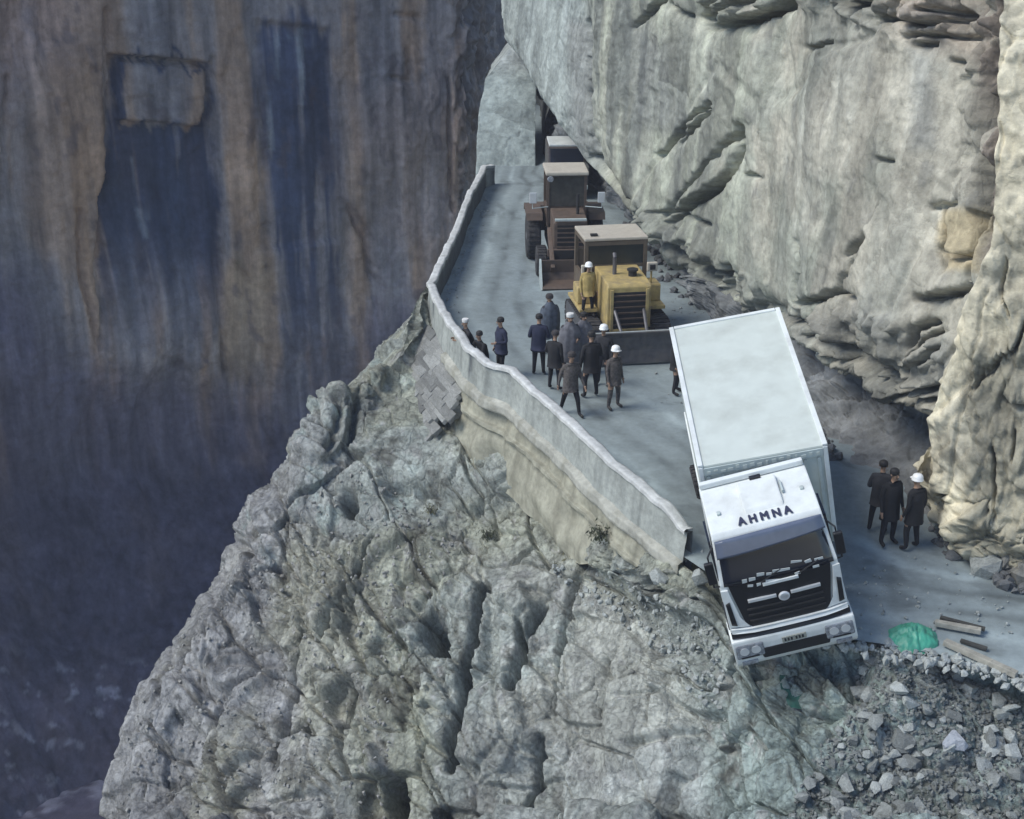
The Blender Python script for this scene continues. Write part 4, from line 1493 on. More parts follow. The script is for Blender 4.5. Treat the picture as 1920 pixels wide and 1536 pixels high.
for s in (-1, 1):
    hl = MB().box((s * .85, -.178, .83), (.54, .06, .33), bevel=.04).build('headlight', M_lamp, bmp)
    for j in range(2):
        MB().lathe([(.06, .0), (.085, -.02), (.09, -.035)], 'y', (s * (.74 + .22 * j), -.195, .86), 14).build('lens', M_chrome, hl)
    MB().box((s * .87, -.205, .70), (.34, .02, .035)).build('lamp_trim', M_black, hl)
    fl = MB().box((s * .9, -.165, .54), (.3, .05, .1), bevel=.015).build('fog_lamp', M_lamp, bmp)
# roof: deflector hump, hatch, marker lamps, lettering
m = MB().prism([(.75, 3.22), (.85, 3.30), (1.55, 3.40), (1.66, 3.30)], 'x', -.32, .42, bevel=.03)
rh = m.build('roof_hatch', M_white2, cab)
MB().box((.05, 1.58, 3.42), (.22, .09, .05), bevel=.015).build('hatch_vent', M_black, rh)
MB().box((.47, 1.25, 3.31), (.04, .34, .06), bevel=.01).build('roof_rail', M_grey, cab)
for x, y in ((-.78, .95), (.82, 1.1)):
    MB().box((x, y, 3.27), (.07, .1, .05), bevel=.015).build('marker_lamp', M_grey, cab)
m = MB().box((0, 1.8, 3.36), (2.0, .12, .12), bevel=.03)
m.build('rear_deflector', M_white2, cab)


def text_mesh(s, size, name):
    cu = bpy.data.curves.new(name, 'FONT')
    cu.body = s
    cu.size = size
    cu.align_x = 'CENTER'
    cu.align_y = 'CENTER'
    cu.extrude = .004
    cu.offset = 0.0
    to = bpy.data.objects.new(name, cu)
    C.objects.link(to)
    dg = bpy.context.evaluated_depsgraph_get()
    me = bpy.data.meshes.new_from_object(to.evaluated_get(dg))
    bpy.data.objects.remove(to)
    bpy.data.curves.remove(cu)
    return me


let = text_mesh('A H M N A', .27, 'lettering')
bm_ = bmesh.new()
bm_.from_mesh(let)
for dx_, dy_, dz_ in ((.016, .0, .0012), (-.016, .004, .0024), (.0, .014, .0036)):
    lt2 = let.copy()
    lt2.transform(Matrix.Translation((dx_, dy_, dz_)))
    bm_.from_mesh(lt2)
bm_.to_mesh(let)
bm_.free()
o = link('lettering', let, M_navy, cab)
o.location = (.02, .58, 3.238)
o.rotation_euler = (R(4), 0, 0)
o.scale = (.78, 1.12, 1)
# mirrors and side glass
for s in (-1, 1):
    mi = MB().tube([(s * 1.02, .5, 2.95), (s * 1.18, .22, 2.9), (s * 1.2, .2, 2.2), (s * 1.08, .3, 2.1)], .02, 6).build('mirror_arm', M_black, cab)
    MB().box((s * 1.2, .18, 2.55), (.17, .09, .5), bevel=.03).build('mirror', M_black, mi)
    MB().prism([(.35, 2.2), (1.25, 2.2), (1.25, 2.95), (.6, 2.95)], 'x', s * 1.085 - .02, s * 1.085 + .02).build('side_window', M_glass, cab)
    MB().box((s * 1.11, .5, 1.2), (.06, .7, .12), bevel=.01).build('step', M_black, cab)

# ================================================================== machines on the road
def machine(name, px_, py_, yaw, label, cat):
    p_ = onroad(px_, py_)
    o_ = empty(name, p_, (0, 0, R(yaw)))
    tag(o_, label, cat)
    return o_


bd = machine('bulldozer', 1192, 684, 9, 'yellow bulldozer with a cream cab roof, its blade behind the white lorry', 'bulldozer')
m = MB().prism([(-.0, .12), (-.06, .06), (.02, .42), (.0, .8), (-.08, .95), (.06, .97), (.16, .8), (.16, .3), (.12, .1)], 'x', -1.25, 1.25, bevel=.01)
m.build('blade', M_steel, bd)
MB().box((0, .03, .93), (2.5, .09, .07), bevel=.01).build('blade_rim', M_grey, bd)
for s in (-1, 1):
    MB().box((s * .98, .9, .45), (.14, 1.6, .2), rot=(R(-4), 0, 0), bevel=.02).build('push_arm', M_yel, bd)
    MB().tube([(s * .35, .16, .75), (s * .42, 1.05, 1.35)], .05, 10).build('lift_cylinder', M_steel, bd)
hood = MB().prism([(.95, .62), (.95, 1.92), (1.02, 2.0), (2.7, 2.06), (2.7, .62)], 'x', -.62, .62, bevel=.04).build('hood', M_yel, bd)
MB().box((0, .945, 1.27), (.92, .04, 1.02)).build('grille', M_dark, hood)
for j in range(6):
    MB().box((0, .915, .86 + j * .165), (.9, .03, .045), rot=(R(20), 0, 0)).build('grille_slat', M_brn, hood)
m = MB()
for s in (-1, 1):
    m.box((s * .5, .91, 1.27), (.09, .05, 1.2), bevel=.01)
m.box((0, .91, .68), (1.1, .05, .12), bevel=.01)
m.build('grille_frame', M_yel, hood)
MB().tube([(-.22, 1.9, 2.0), (-.22, 1.9, 2.5)], .06, 10).tube([(-.22, 1.9, 2.5), (-.22, 1.98, 2.62)], .055, 10).build('exhaust', M_steel, hood)
MB().lathe([(.12, 2.0), (.12, 2.16), (.16, 2.18), (.16, 2.22), (.05, 2.24)], 'z', (.25, 1.7, 0), 14).build('air_cleaner', M_dark, hood)
for s in (-1, 1):
    tr = MB()
    seg = []
    L_, r_ = 2.5, .42
    for a_ in range(9):
        th = math.pi / 2 + math.pi * a_ / 8
        seg.append((.95 + r_ + r_ * math.cos(th), r_ + r_ * math.sin(th)))
    for a_ in range(9):
        th = -math.pi / 2 + math.pi * a_ / 8
        seg.append((.95 + L_ + r_ * math.cos(th), r_ + r_ * math.sin(th)))
    tr.prism(seg, 'x', s * .98 - .24, s * .98 + .24)
    tk = tr.build('track', M_steel, bd)
    sh, _ = resample(np.array(seg + [seg[0]]), .16)
    shm = MB().box((0, 0, 0), (.52, .12, .05), bevel=.008).mesh('track_shoe')
    shm.materials.append(M_rubber)
    for k_, (y, z) in enumerate(sh[:-1]):
        a2 = sh[(k_ + 1) % len(sh)] - sh[k_ - 1]
        o = bpy.data.objects.new('track_shoe', shm)
        C.objects.link(o)
        o.parent = tk
        o.location = (s * .98, y, z)
        o.rotation_euler = (math.atan2(a2[1], a2[0]), 0, 0)
    MB().box((s * .98, 2.55, 1.05), (.52, 1.7, .10), bevel=.02).build('fender', M_yel, bd)
    MB().box((s * .98, 2.5, 1.35), (.46, .7, .5), bevel=.05).build('side_tank', M_yel, bd)
    lp = MB().tube([(s * .95, 2.3, 1.6), (s * .95, 2.3, 2.0)], .03, 8).build('lamp_post', M_yel, bd)
    MB().box((s * .95, 2.24, 2.1), (.3, .12, .26), bevel=.03).build('work_lamp', M_cream, lp)
    MB().box((s * .95, 2.17, 2.1), (.16, .03, .15), bevel=.01).build('lens', M_dark, lp)
cabb = MB()
for s in (-1, 1):
    for y in (2.75, 4.1):
        cabb.box((s * .86, y, 2.0), (.11, .12, 1.7), bevel=.015)
    cabb.box((s * .86, 3.4, 1.35), (.09, 1.3, .7))
    cabb.box((s * .86, 3.4, 2.7), (.09, 1.3, .1))
cabb.box((0, 2.75, 2.70), (1.7, .1, .12))
cabb.box((0, 2.75, 1.35), (1.7, .09, .7))
cabb.box((0, 4.1, 1.6), (1.7, .09, 1.2))
cabb.box((0, 2.75, 2.03), (1.7, .08, .1))
cf = cabb.build('cab_frame', plain('cab_frame_paint', (.11, .085, .06), .6, var=.2, dirt=(.12, .1, .08), dirt_amt=.6), bd)
MB().box((0, 2.74, 2.36), (1.6, .02, .6)).build('windscreen', plain('dusty_glass', (.025, .03, .028), .2, var=.2), cf)
MB().box((0, 3.42, 2.82), (1.84, 1.5, .09), bevel=.03).build('cab_roof', M_cream, bd)
MB().box((-.6, 2.95, 2.90), (.2, .14, .06), bevel=.01).build('roof_vent', M_dark, bd)
MB().box((.1, 3.4, 1.75), (.55, .5, .5), bevel=.06).build('seat', M_dark, cf)
MB().box((0, 2.2, .55), (1.5, 2.6, .4)).build('underframe', M_dark, bd)

bh = machine('loader', 1076, 545, 3, 'rusty brown wheel loader facing down the road behind the yellow bulldozer', 'loader')
bk = MB().prism([(.0, .06), (.05, .0), (.75, .04), (.95, .35), (.85, .78), (.72, .8), (.78, .38), (.68, .16), (.05, .10)], 'x', -1.0, 1.0, bevel=.008).build('bucket', M_brn, bh)
for s in (-1, 1):
    MB().prism([(.02, .02), (.75, .03), (.95, .35), (.84, .82), (.7, .8)], 'x', s * 1.02 - .03, s * 1.02 + .03).build('bucket_side', M_grey, bk)
    MB().box((s * .62, 1.5, .95), (.14, 1.9, .2), rot=(R(28), 0, 0), bevel=.02).build('lift_arm', M_brn, bh)
hd = MB().prism([(1.45, .85), (1.45, 1.82), (1.55, 1.9), (2.9, 1.98), (2.9, .85)], 'x', -.55, .55, bevel=.04).build('hood', M_brn, bh)
MB().box((0, 1.44, 1.35), (.86, .03, .8)).build('grille', M_dark, hd)
for j in range(5):
    MB().box((0, 1.415, 1.04 + j * .155), (.88, .03, .04)).build('grille_slat', M_brn, hd)
MB().box((0, 1.40, .86), (1.5, .14, .24), bevel=.02).build('front_plate', M_brn, bh)
MB().box((0, 1.42, 1.94), (1.02, .12, .07), bevel=.01).build('hood_rim', M_grey, hd)
for s in (-1, 1):
    wheel(bh, s * .92, 1.75, .5, .5, .34, s)
    wheel(bh, s * 1.05, 3.9, .78, .78, .46, s)
    MB().prism([(3.1, 1.5), (3.2, 1.72), (4.6, 1.75), (4.7, 1.5), (4.6, 1.62), (3.25, 1.6)], 'x', s * 1.05 - .27, s * 1.05 + .27).build('fender', M_brn, bh)
    ma_ = MB().tube([(s * .62, 2.95, 2.0), (s * 1.15, 2.75, 2.0), (s * 1.15, 2.75, 2.5)], .02, 6).build('mirror_arm', M_grey, bh)
    MB().box((s * 1.13, 2.74, 2.35), (.24, .04, .36), bevel=.02).build('mirror', M_chrome, ma_)
cb = MB()
for s in (-1, 1):
    for y in (3.0, 4.3):
        cb.box((s * .62, y, 2.3), (.09, .09, 1.6))
    cb.box((s * .62, 3.65, 1.6), (.06, 1.3, .6))
cb.box((0, 4.3, 1.8), (1.2, .06, .9))
cb.box((0, 3.0, 1.7), (1.2, .06, .5))
cfr = cb.build('cab_frame', M_brn, bh)
MB().box((0, 2.99, 2.5), (1.15, .02, 1.0)).build('windscreen', plain('loader_glass', (.06, .06, .055), .15, var=.3), cfr)
MB().box((0, 3.6, 3.12), (1.42, 1.55, .12), bevel=.04).build('cab_roof', M_cream, bh)
MB().lathe([(.09, 0), (.11, -.05), (.09, -.1)], 'y', (-.55, 2.9, 2.95), 12).build('work_lamp', M_lamp, bh)
MB().tube([(.3, 2.2, 1.9), (.3, 2.2, 2.6)], .05, 8).build('exhaust', M_dark, hd)
MB().box((0, 3.0, .75), (1.2, 3.4, .4)).build('chassis', M_dark, bh)
MB().box((.0, 4.9, 1.2), (1.9, .6, .9), bevel=.06).build('counterweight', M_brn, bh)

jp = machine('parked_jeep', 1066, 374, 2, 'small dark jeep with a white roof, farthest of the vehicles on the road', 'jeep')
bdj = MB().prism([(0, .45), (0, 1.0), (.1, 1.08), (1.15, 1.15), (1.45, 1.75), (1.5, 1.8), (3.3, 1.8), (3.4, 1.0), (3.4, .45), (3.0, .45), (2.85, .8), (2.45, .8), (2.3, .45), (1.05, .45), (.9, .8), (.5, .8), (.35, .45)], 'x', -.75, .75, bevel=.03).build('body', plain('jeep_paint', (.06, .05, .045), .4, var=.15, dirt=(.12, .1, .09), dirt_amt=.5), jp)
MB().box((0, 2.4, 1.84), (1.4, 1.75, .09), bevel=.03).build('roof', M_white2, jp)
MB().prism([(1.16, 1.18), (1.44, 1.73), (1.42, 1.74), (1.14, 1.19)], 'x', -.66, .66).build('windscreen', M_glass, bdj)
MB().box((0, -.02, .8), (.8, .03, .3)).build('grille', M_dark, bdj)
MB().box((0, -.08, .5), (1.5, .12, .16), bevel=.02).build('bumper', M_grey, bdj)
for s in (-1, 1):
    MB().lathe([(.09, 0), (.1, -.03), (.05, -.04)], 'y', (s * .55, 0, .82), 12).build('headlight', M_lamp, bdj)
    wheel(jp, s * .68, .7, .36, .36, .2, s)
    wheel(jp, s * .68, 2.65, .36, .36, .2, s)

# ================================================================== people
SKIN = plain('skin', (.30, .19, .13), .6, var=.08)
HAIR = plain('black_hair', (.012, .011, .011), .7, var=.2)
SHOE = plain('dark_shoe', (.02, .018, .016), .6, var=.2)
HELM = plain('white_helmet', (.78, .79, .78), .35, var=.05)
EYE = plain('eye_dark', (.02, .015, .012), .3)
CL = {}


def cloth(name, col, var=.2, scale=9):
    if name not in CL:
        CL[name] = plain(name, col, .9, var=var, scale=scale, bump=.5)
    return CL[name]


def skin_body(V, E_, mats, zone):
    """V: name -> (pos, radius); grows one continuous figure"""
    names = list(V)
    me = bpy.data.meshes.new('person_skeleton')
    me.from_pydata([V[n][0] for n in names], [(names.index(a), names.index(b)) for a, b in E_], [])
    o = bpy.data.objects.new('person_skeleton', me)
    C.objects.link(o)
    md_ = o.modifiers.new('skin', 'SKIN')
    md_.use_smooth_shade = True
    for k_, n in enumerate(names):
        r_ = V[n][1]
        me.skin_vertices[0].data[k_].radius = r_ if isinstance(r_, tuple) else (r_, r_)
        me.skin_vertices[0].data[k_].use_root = (n == 'pelvis')
    sb = o.modifiers.new('sub', 'SUBSURF')
    sb.levels = 1
    sb.render_levels = 1
    dg = bpy.context.evaluated_depsgraph_get()
    out = bpy.data.meshes.new_from_object(o.evaluated_get(dg))
    bpy.data.objects.remove(o)
    bpy.data.meshes.remove(me)
    out.materials.clear()
    for mm in mats:
        out.materials.append(mm)
    pts = np.array([V[n][0] for n in names])
    zn = [zone(n) for n in names]
    for f in out.polygons:
        c_ = np.array(f.center)
        f.material_index = zn[int(np.argmin(((pts - c_) ** 2).sum(1)))]
        f.use_smooth = True
    return out


def person(pos, yaw, label, top, legs, head='hair', height=1.74, pose='stand', seed=1, shawl=None, coat=0.0, group=None, lean=0.0):
    rn = random.Random(seed)
    j = lambda a: rn.uniform(-a, a)
    V = {}
    sp_ = .1 + rn.uniform(0, .05)
    st = {'stand': 0, 'walk': 1}.get(pose, 0)
    hipz, y0 = .92, 0
    if pose == 'crouch':
        hipz = .34
    V['pelvis'] = (Vector((0, 0, hipz)), (.155, .12))
    fw = -lean - (.22 if pose == 'crouch' else 0)
    V['waist'] = (Vector((0, fw * .3, hipz + .18)), (.15, .115))
    V['chest'] = (Vector((0, fw * .8, hipz + .40)), (.185, .13))
    V['neck0'] = (Vector((0, fw, hipz + .55)), (.075, .07))
    V['neck'] = (Vector((0, fw - .015, hipz + .62)), .055)
    V['jaw'] = (Vector((0, fw - .045, hipz + .675)), (.06, .075))
    V['skull'] = (Vector((0, fw - .03, hipz + .76)), (.078, .095))
    V['crown'] = (Vector((0, fw - .02, hipz + .82)), (.055, .07))
    E_ = [('pelvis', 'waist'), ('waist', 'chest'), ('chest', 'neck0'), ('neck0', 'neck'), ('neck', 'jaw'), ('jaw', 'skull'), ('skull', 'crown')]
    for s, S in ((-1, 'l'), (1, 'r')):
        V['hip' + S] = (Vector((s * .095, 0, hipz - .06)), .105)
        if pose == 'crouch':
            V['knee' + S] = (Vector((s * .16, -.36, .46)), .075)
            V['ankle' + S] = (Vector((s * .14, -.14, .09)), .05)
            V['toe' + S] = (Vector((s * .16, -.32, .04)), (.045, .035))
        else:
            f_ = s * .26 * st
            V['knee' + S] = (Vector((s * (sp_ + .01), -.03 - f_ * .6 + j(.02), .49)), .072)
            V['ankle' + S] = (Vector((s * (sp_ + .03), .02 - f_, .09)), .048)
            V['toe' + S] = (Vector((s * (sp_ + .06), -.15 - f_, .04)), (.045, .035))
        E_ += [('pelvis', 'hip' + S), ('hip' + S, 'knee' + S), ('knee' + S, 'ankle' + S), ('ankle' + S, 'toe' + S)]
        sz = hipz + .49
        V['sh' + S] = (Vector((s * .195, fw + .01, sz)), .075)
        bend = rn.choice([0, 0, 1])
        if pose == 'crouch':
            el = Vector((s * .26, fw - .12, sz - .25))
            wr = Vector((s * .16, fw - .32, sz - .22))
        elif bend:
            el = Vector((s * .27, fw + .04 + j(.03), sz - .28))
            wr = Vector((s * .18, fw - .2, sz - .30))
        else:
            el = Vector((s * (.255 + j(.02)), fw * .5 + .03 - s * .1 * st, sz - .29))
            wr = Vector((s * (.265 + j(.02)), fw * .3 - .06 - s * .2 * st, sz - .53))
        V['el' + S] = (el, .055)
        V['wr' + S] = (wr, .034)
        dirn = (wr - el).normalized()
        side = dirn.cross(Vector((s, 0, 0)))
        side = side.normalized() if side.length > .05 else Vector((0, 1, 0))
        pm = wr + dirn * .07
        V['palm' + S] = (pm, (.04, .022))
        E_ += [('chest', 'sh' + S), ('sh' + S, 'el' + S), ('el' + S, 'wr' + S), ('wr' + S, 'palm' + S)]
        for q, ln in enumerate((.072, .082, .077, .06)):
            b0 = pm + dirn * .035 + side * (.024 - .016 * q)
            m1 = b0 + dirn * ln * .55
            tp = m1 + dirn * ln * .4 + Vector((-s * .018, 0, 0))
            V['f%d0%s' % (q, S)] = (b0, .010)
            V['f%d1%s' % (q, S)] = (m1, .009)
            V['f%d2%s' % (q, S)] = (tp, .008)
            E_ += [('palm' + S, 'f%d0%s' % (q, S)), ('f%d0%s' % (q, S), 'f%d1%s' % (q, S)), ('f%d1%s' % (q, S), 'f%d2%s' % (q, S))]
        tb = wr + dirn * .04 + side * .04
        V['t0' + S] = (tb, .012)
        V['t1' + S] = (tb + dirn * .035 + side * .025, .010)
        E_ += [('palm' + S, 't0' + S), ('t0' + S, 't1' + S)]

    def zone(n):
        if n in ('neck', 'jaw', 'skull', 'crown') or n[0] in 'ft' and n[1:2].isdigit() or n.startswith('palm'):
            return 0
        if n.startswith(('knee', 'hip')) or n == 'pelvis' and not coat:
            return 2
        if n.startswith('ankle'):
            return 2
        if n.startswith('toe'):
            return 3
        return 1
    k_ = height / 1.86
    me = skin_body(V, E_, [SKIN, top, legs, SHOE, EYE], zone)
    # face: nose and eyes joined to the figure
    hx = V['skull'][0]
    bm = bmesh.new()
    bm.from_mesh(me)
    for s in (-1, 1):
        r_ = bmesh.ops.create_uvsphere(bm, u_segments=8, v_segments=6, radius=.013, matrix=Matrix.Translation(hx + Vector((s * .032, -.088, -.005))))
        for v in r_['verts']:
            for f in v.link_faces:
                f.material_index = 4
        bmesh.ops.create_uvsphere(bm, u_segments=8, v_segments=6, radius=.022, matrix=Matrix.Translation(hx + Vector((s * .083, .005, -.02))))
    r_ = bmesh.ops.create_cone(bm, cap_ends=True, segments=6, radius1=.02, radius2=.006, depth=.05, matrix=Matrix.Translation(hx + Vector((0, -.1, -.025))) @ Matrix.Rotation(R(-25), 4, 'X'))
    r_ = bmesh.ops.create_cube(bm, size=1, matrix=Matrix.Translation(hx + Vector((0, -.1, -.075))) @ Matrix.Diagonal((.045, .02, .008, 1)))
    for v in r_['verts']:
        for f in v.link_faces:
            f.material_index = 4
    bm.to_mesh(me)
    bm.free()
    o = bpy.data.objects.new('person', me)
    C.objects.link(o)
    o.location = pos
    o.rotation_euler = (0, 0, R(yaw))
    o.scale = (k_,) * 3
    tag(o, label, 'person', group)
    # headwear
    hc = hx + Vector((0, .0, .02))
    if head == 'helmet':
        m_ = MB().lathe([(.132, -.012), (.133, .004), (.122, .012), (.12, .065), (.098, .11), (.055, .135), (.006, .14)], 'z', hc, 18)
        m_.prism([(-.09, -.12), (.09, -.12), (.06, -.165), (-.06, -.165)], 'z', .0, .018)
        me2 = m_.mesh('helmet')
        for v in me2.vertices[-8:]:
            v.co += hc
        link('helmet', me2, HELM, o, True)
    elif head == 'cap':
        MB().lathe([(.102, .0), (.108, .03), (.108, .075), (.095, .1), (.005, .105)], 'z', hc + Vector((0, .005, .01)), 16).build('cap', cloth('white_cap', (.6, .6, .58)), o)
    elif head == 'wool':
        MB().lathe([(.112, -.02), (.115, .02), (.105, .07), (.07, .105), (.005, .115)], 'z', hc, 16).build('cap', cloth('dark_wool_cap', (.04, .035, .035)), o)
    else:
        MB().lathe([(.094, -.03), (.104, .02), (.095, .07), (.06, .1), (.004, .108)], 'z', hc + Vector((0, .018, -.005)), 16).build('hair', HAIR, o)
    if coat:
        rows_ = []
        hz = hipz
        for z_, rx, ry, yy in ((hz + .50, .17, .11, fw * .9), (hz + .40, .225, .165, fw * .8), (hz + .2, .20, .155, fw * .35), (hz, .215, .165, 0), (hz - .2, .225, .175, 0), (hz - coat, .235, .19, 0)):
            rows_.append([(rx * math.cos(a_) * (1 + .03 * math.sin(5 * a_ + seed)), ry * math.sin(a_) * (1 + .05 * math.sin(7 * a_ + seed)) + yy, z_) for a_ in np.linspace(0, 2 * math.pi, 25)[:-1]])
        bm = bmesh.new()
        rg = [[bm.verts.new(p) for p in r__] for r__ in rows_]
        for A_, B_ in zip(rg, rg[1:]):
            for q in range(24):
                bm.faces.new([A_[q], B_[q], B_[(q + 1) % 24], A_[(q + 1) % 24]])
        me3 = bpy.data.meshes.new('coat')
        bm.to_mesh(me3)
        bm.free()
        link('coat', me3, top, o, True)
    if shawl:
        rows_ = []
        hz = hipz
        for q_, (z_, rx, ry) in enumerate(((hz + .66, .085, .085), (hz + .58, .13, .11), (hz + .48, .255, .165), (hz + .3, .30, .2), (hz + .05, .31, .22), (hz - .2, .30, .22), (hz - .42, .27, .2))):
            rows_.append([(rx * math.cos(a_) * (1 + .04 * math.sin(6 * a_ + seed) * (q_ > 1)), ry * math.sin(a_) * (1 + .07 * math.sin(8 * a_ + seed + q_ * .4) * (q_ > 1)) + fw * (1 - q_ / 7),
                           z_ - (.12 * math.sin(a_ * .5 + seed) if q_ == 6 else 0)) for a_ in np.linspace(0, 2 * math.pi, 33)[:-1]])
        bm = bmesh.new()
        rg = [[bm.verts.new(p) for p in r__] for r__ in rows_]
        for A_, B_ in zip(rg, rg[1:]):
            for q in range(32):
                bm.faces.new([A_[q], B_[q], B_[(q + 1) % 32], A_[(q + 1) % 32]])
        me3 = bpy.data.meshes.new('shawl')
        bm.to_mesh(me3)
        bm.free()
        link('shawl', me3, shawl, o, True)
    return o


navy = cloth('navy_jacket', (.016, .02, .045))
blk = cloth('black_jacket', (.012, .012, .014))
char = cloth('charcoal_cloth', (.03, .03, .034))
camo = cloth('drab_camouflage', (.085, .075, .07), .55, 16)
greyc = cloth('grey_wool_shawl', (.13, .13, .145), .4)
slat = cloth('slate_blue_shawl', (.07, .085, .11), .4)
must = cloth('mustard_jacket', (.36, .27, .10), .25)
trou = cloth('dark_trousers', (.014, .014, .018))
GRP = 'people standing on the road'


def on(px_, py_):
    return onroad(px_, py_)


person(on(940, 708), -65, 'person in a navy jacket standing just behind the parapet apart from the group', navy, trou, 'hair', 1.76, 'stand', 11, group=GRP, coat=.15)
person(on(888, 668), -70, 'crouching person in a white cap behind the parapet', char, trou, 'cap', 1.70, 'crouch', 12, group=GRP)
person(on(911, 690), -50, 'crouching bareheaded person in black just behind the parapet', blk, trou, 'hair', 1.70, 'crouch', 13, group=GRP)
person(on(1010, 703), 176, 'person in a navy jacket turned away, leftmost of the group before the bulldozer', navy, trou, 'hair', 1.78, 'stand', 14, group=GRP, coat=.15)
person(on(1030, 662), 200, 'person wrapped in a slate blue shawl at the back of the group', char, trou, 'wool', 1.78, 'stand', 15, shawl=slat, group=GRP)
person(on(1039, 731), 150, 'person in black with a dark wool cap between navy jacket and grey shawl', blk, trou, 'wool', 1.68, 'stand', 16, group=GRP, coat=.2)
person(on(1067, 706), 10, 'person in a long grey shawl and a white cap in the middle of the group', char, trou, 'cap', 1.84, 'stand', 17, shawl=greyc, group=GRP)
person(on(1069, 778), 28, 'person in mottled drab clothes walking in front of the group with legs apart', camo, trou, 'wool', 1.74, 'walk', 18, group=GRP, coat=.22)
person(on(1107, 745), -160, 'tall person in a black coat seen from behind', blk, trou, 'hair', 1.86, 'stand', 19, group=GRP, coat=.2)
person(on(1092, 700), 25, 'person in a grey shawl half hidden behind the black coat', char, trou, 'hair', 1.8, 'stand', 31, shawl=greyc, group=GRP)
person(on(1150, 766), 40, 'person in a white helmet and drab camouflage, rightmost of the group', camo, camo, 'helmet', 1.72, 'stand', 20, group=GRP, coat=.2)
person(on(1130, 722), -20, 'person in a white helmet right behind the black coat', char, trou, 'helmet', 1.72, 'stand', 21, group=GRP)
person(on(1266, 738), 70, 'person in black at the lorry\'s box, half hidden by it', blk, trou, 'hair', 1.76, 'stand', 22, group=GRP, coat=.2)
person(on(1643, 998), 160, 'bareheaded person in a charcoal coat, left of three by the rock hollow', char, trou, 'hair', 1.74, 'stand', 24, group=GRP, coat=.2)
person(on(1662, 1020), 25, 'person in a long black coat with bare head in the middle by the rock hollow', blk, trou, 'hair', 1.82, 'stand', 25, group=GRP, coat=.3)
person(on(1707, 1030), -150, 'person in a white helmet and black coat beside the rock hollow', blk, trou, 'helmet', 1.76, 'stand', 26, group=GRP, coat=.25)
# the one in the mustard jacket stands on the bulldozer's left track guard
mp_ = bd.matrix_world
tp_ = Matrix.Translation(bd.location) @ Euler(bd.rotation_euler).to_matrix().to_4x4() @ Vector((-1.0, 1.75, .87))
person(tp_, 15, 'person in a mustard jacket and pale helmet standing on the bulldozer\'s track', must, trou, 'helmet', 1.62, 'stand', 27, group=GRP, coat=.2)

# ================================================================== loose stones
rock_meshes = [stone_mesh('loose_stone', rn_, random.Random(100 + k_)) for k_, rn_ in enumerate((11, 12, 13, 14, 15, 16, 12, 14))]
for me in rock_meshes:
    me.materials.append(M_stone)
    me.polygons.foreach_set('use_smooth', [False] * len(me.polygons))
M_pale = rock_mat('pale_stone', use_tint=False, col=(.42, .44, .47), fine=8, contrast=.15)
rb = random.Random(77)
rsel = np.where(inside(spx, spy, [(1590, 1215), (1700, 1205), (1800, 1245), (1925, 1300), (1925, 1540), (1480, 1540), (1530, 1420), (1590, 1330)]) & (spy < 1540) & (spx < 1925))[0]
spots = rb.sample(list(rsel), 285)
for k_, i_ in enumerate(spots):
    p_ = S3[i_]
    o = bpy.data.objects.new('loose_stone', rb.choice(rock_meshes))
    C.objects.link(o)
    sz = .10 + .34 * rb.random() ** 3.0
    o.scale = (sz * rb.uniform(.8, 1.3), sz * rb.uniform(.8, 1.3), sz * rb.uniform(.7, 1.05))
    o.location = (p_[0], p_[1] - .02, p_[2] + sz * .18)
    o.rotation_euler = (rb.uniform(-.6, .6), rb.uniform(-.6, .6), rb.uniform(0, 6.28))
    tag(o, 'angular grey stone loose on the rubble slope in front of the lorry', 'stone', 'loose stones on the rubble slope')


def scatter(name, idx, pts3, n, lo, hi, mat, rnd, up=.15):
    """small chips, far too many to count"""
    bm = bmesh.new()
    V_, F_ = [], []
    base_ = []
    for me in rock_meshes:
        vs = np.array([v.co for v in me.vertices])
        fs = [list(f.vertices) for f in me.polygons]
        base_.append((vs, fs))
    off = 0
    for i_ in rnd.choices(list(idx), k=n):
        vs, fs = rnd.choice(base_)
        sz = lo + (hi - lo) * rnd.random() ** 2
        E3 = np.array(Euler((rnd.uniform(0, 6), rnd.uniform(0, 6), rnd.uniform(0, 6))).to_matrix())
        p_ = pts3[i_]
        V_.append((vs * sz) @ E3.T + p_ + np.array([rnd.uniform(-.06, .06), rnd.uniform(-.06, .06), sz * up]))
        F_ += [[q + off for q in f] for f in fs]
        off += len(vs)
    bm.free()
    me = bpy.data.meshes.new(name)
    me.from_pydata(np.concatenate(V_).tolist(), [], F_)
    o_ = link(name, me, mat)
    tag(o_, kind='stuff')
    return o_


scatter('rubble', rsel, S3, 4200, .03, .15, M_stone, random.Random(5))
lsel = np.where(inside(spx, spy, [(460, 1000), (700, 880), (860, 1000), (760, 1200), (700, 1536), (200, 1536), (260, 1320)]))[0]
scatter('stone_chips', lsel, S3, 1500, .03, .16, rock_mat('chip_stone', use_tint=False, col=(.25, .25, .235), fine=14, contrast=.35), random.Random(6))
msel2 = np.where(inside(spx, spy, [(1040, 1060), (1300, 1130), (1360, 1220), (1350, 1350), (1200, 1190), (1060, 1120)]))[0]
scatter('edge_rubble', msel2, S3, 500, .03, .2, M_stone, random.Random(8))
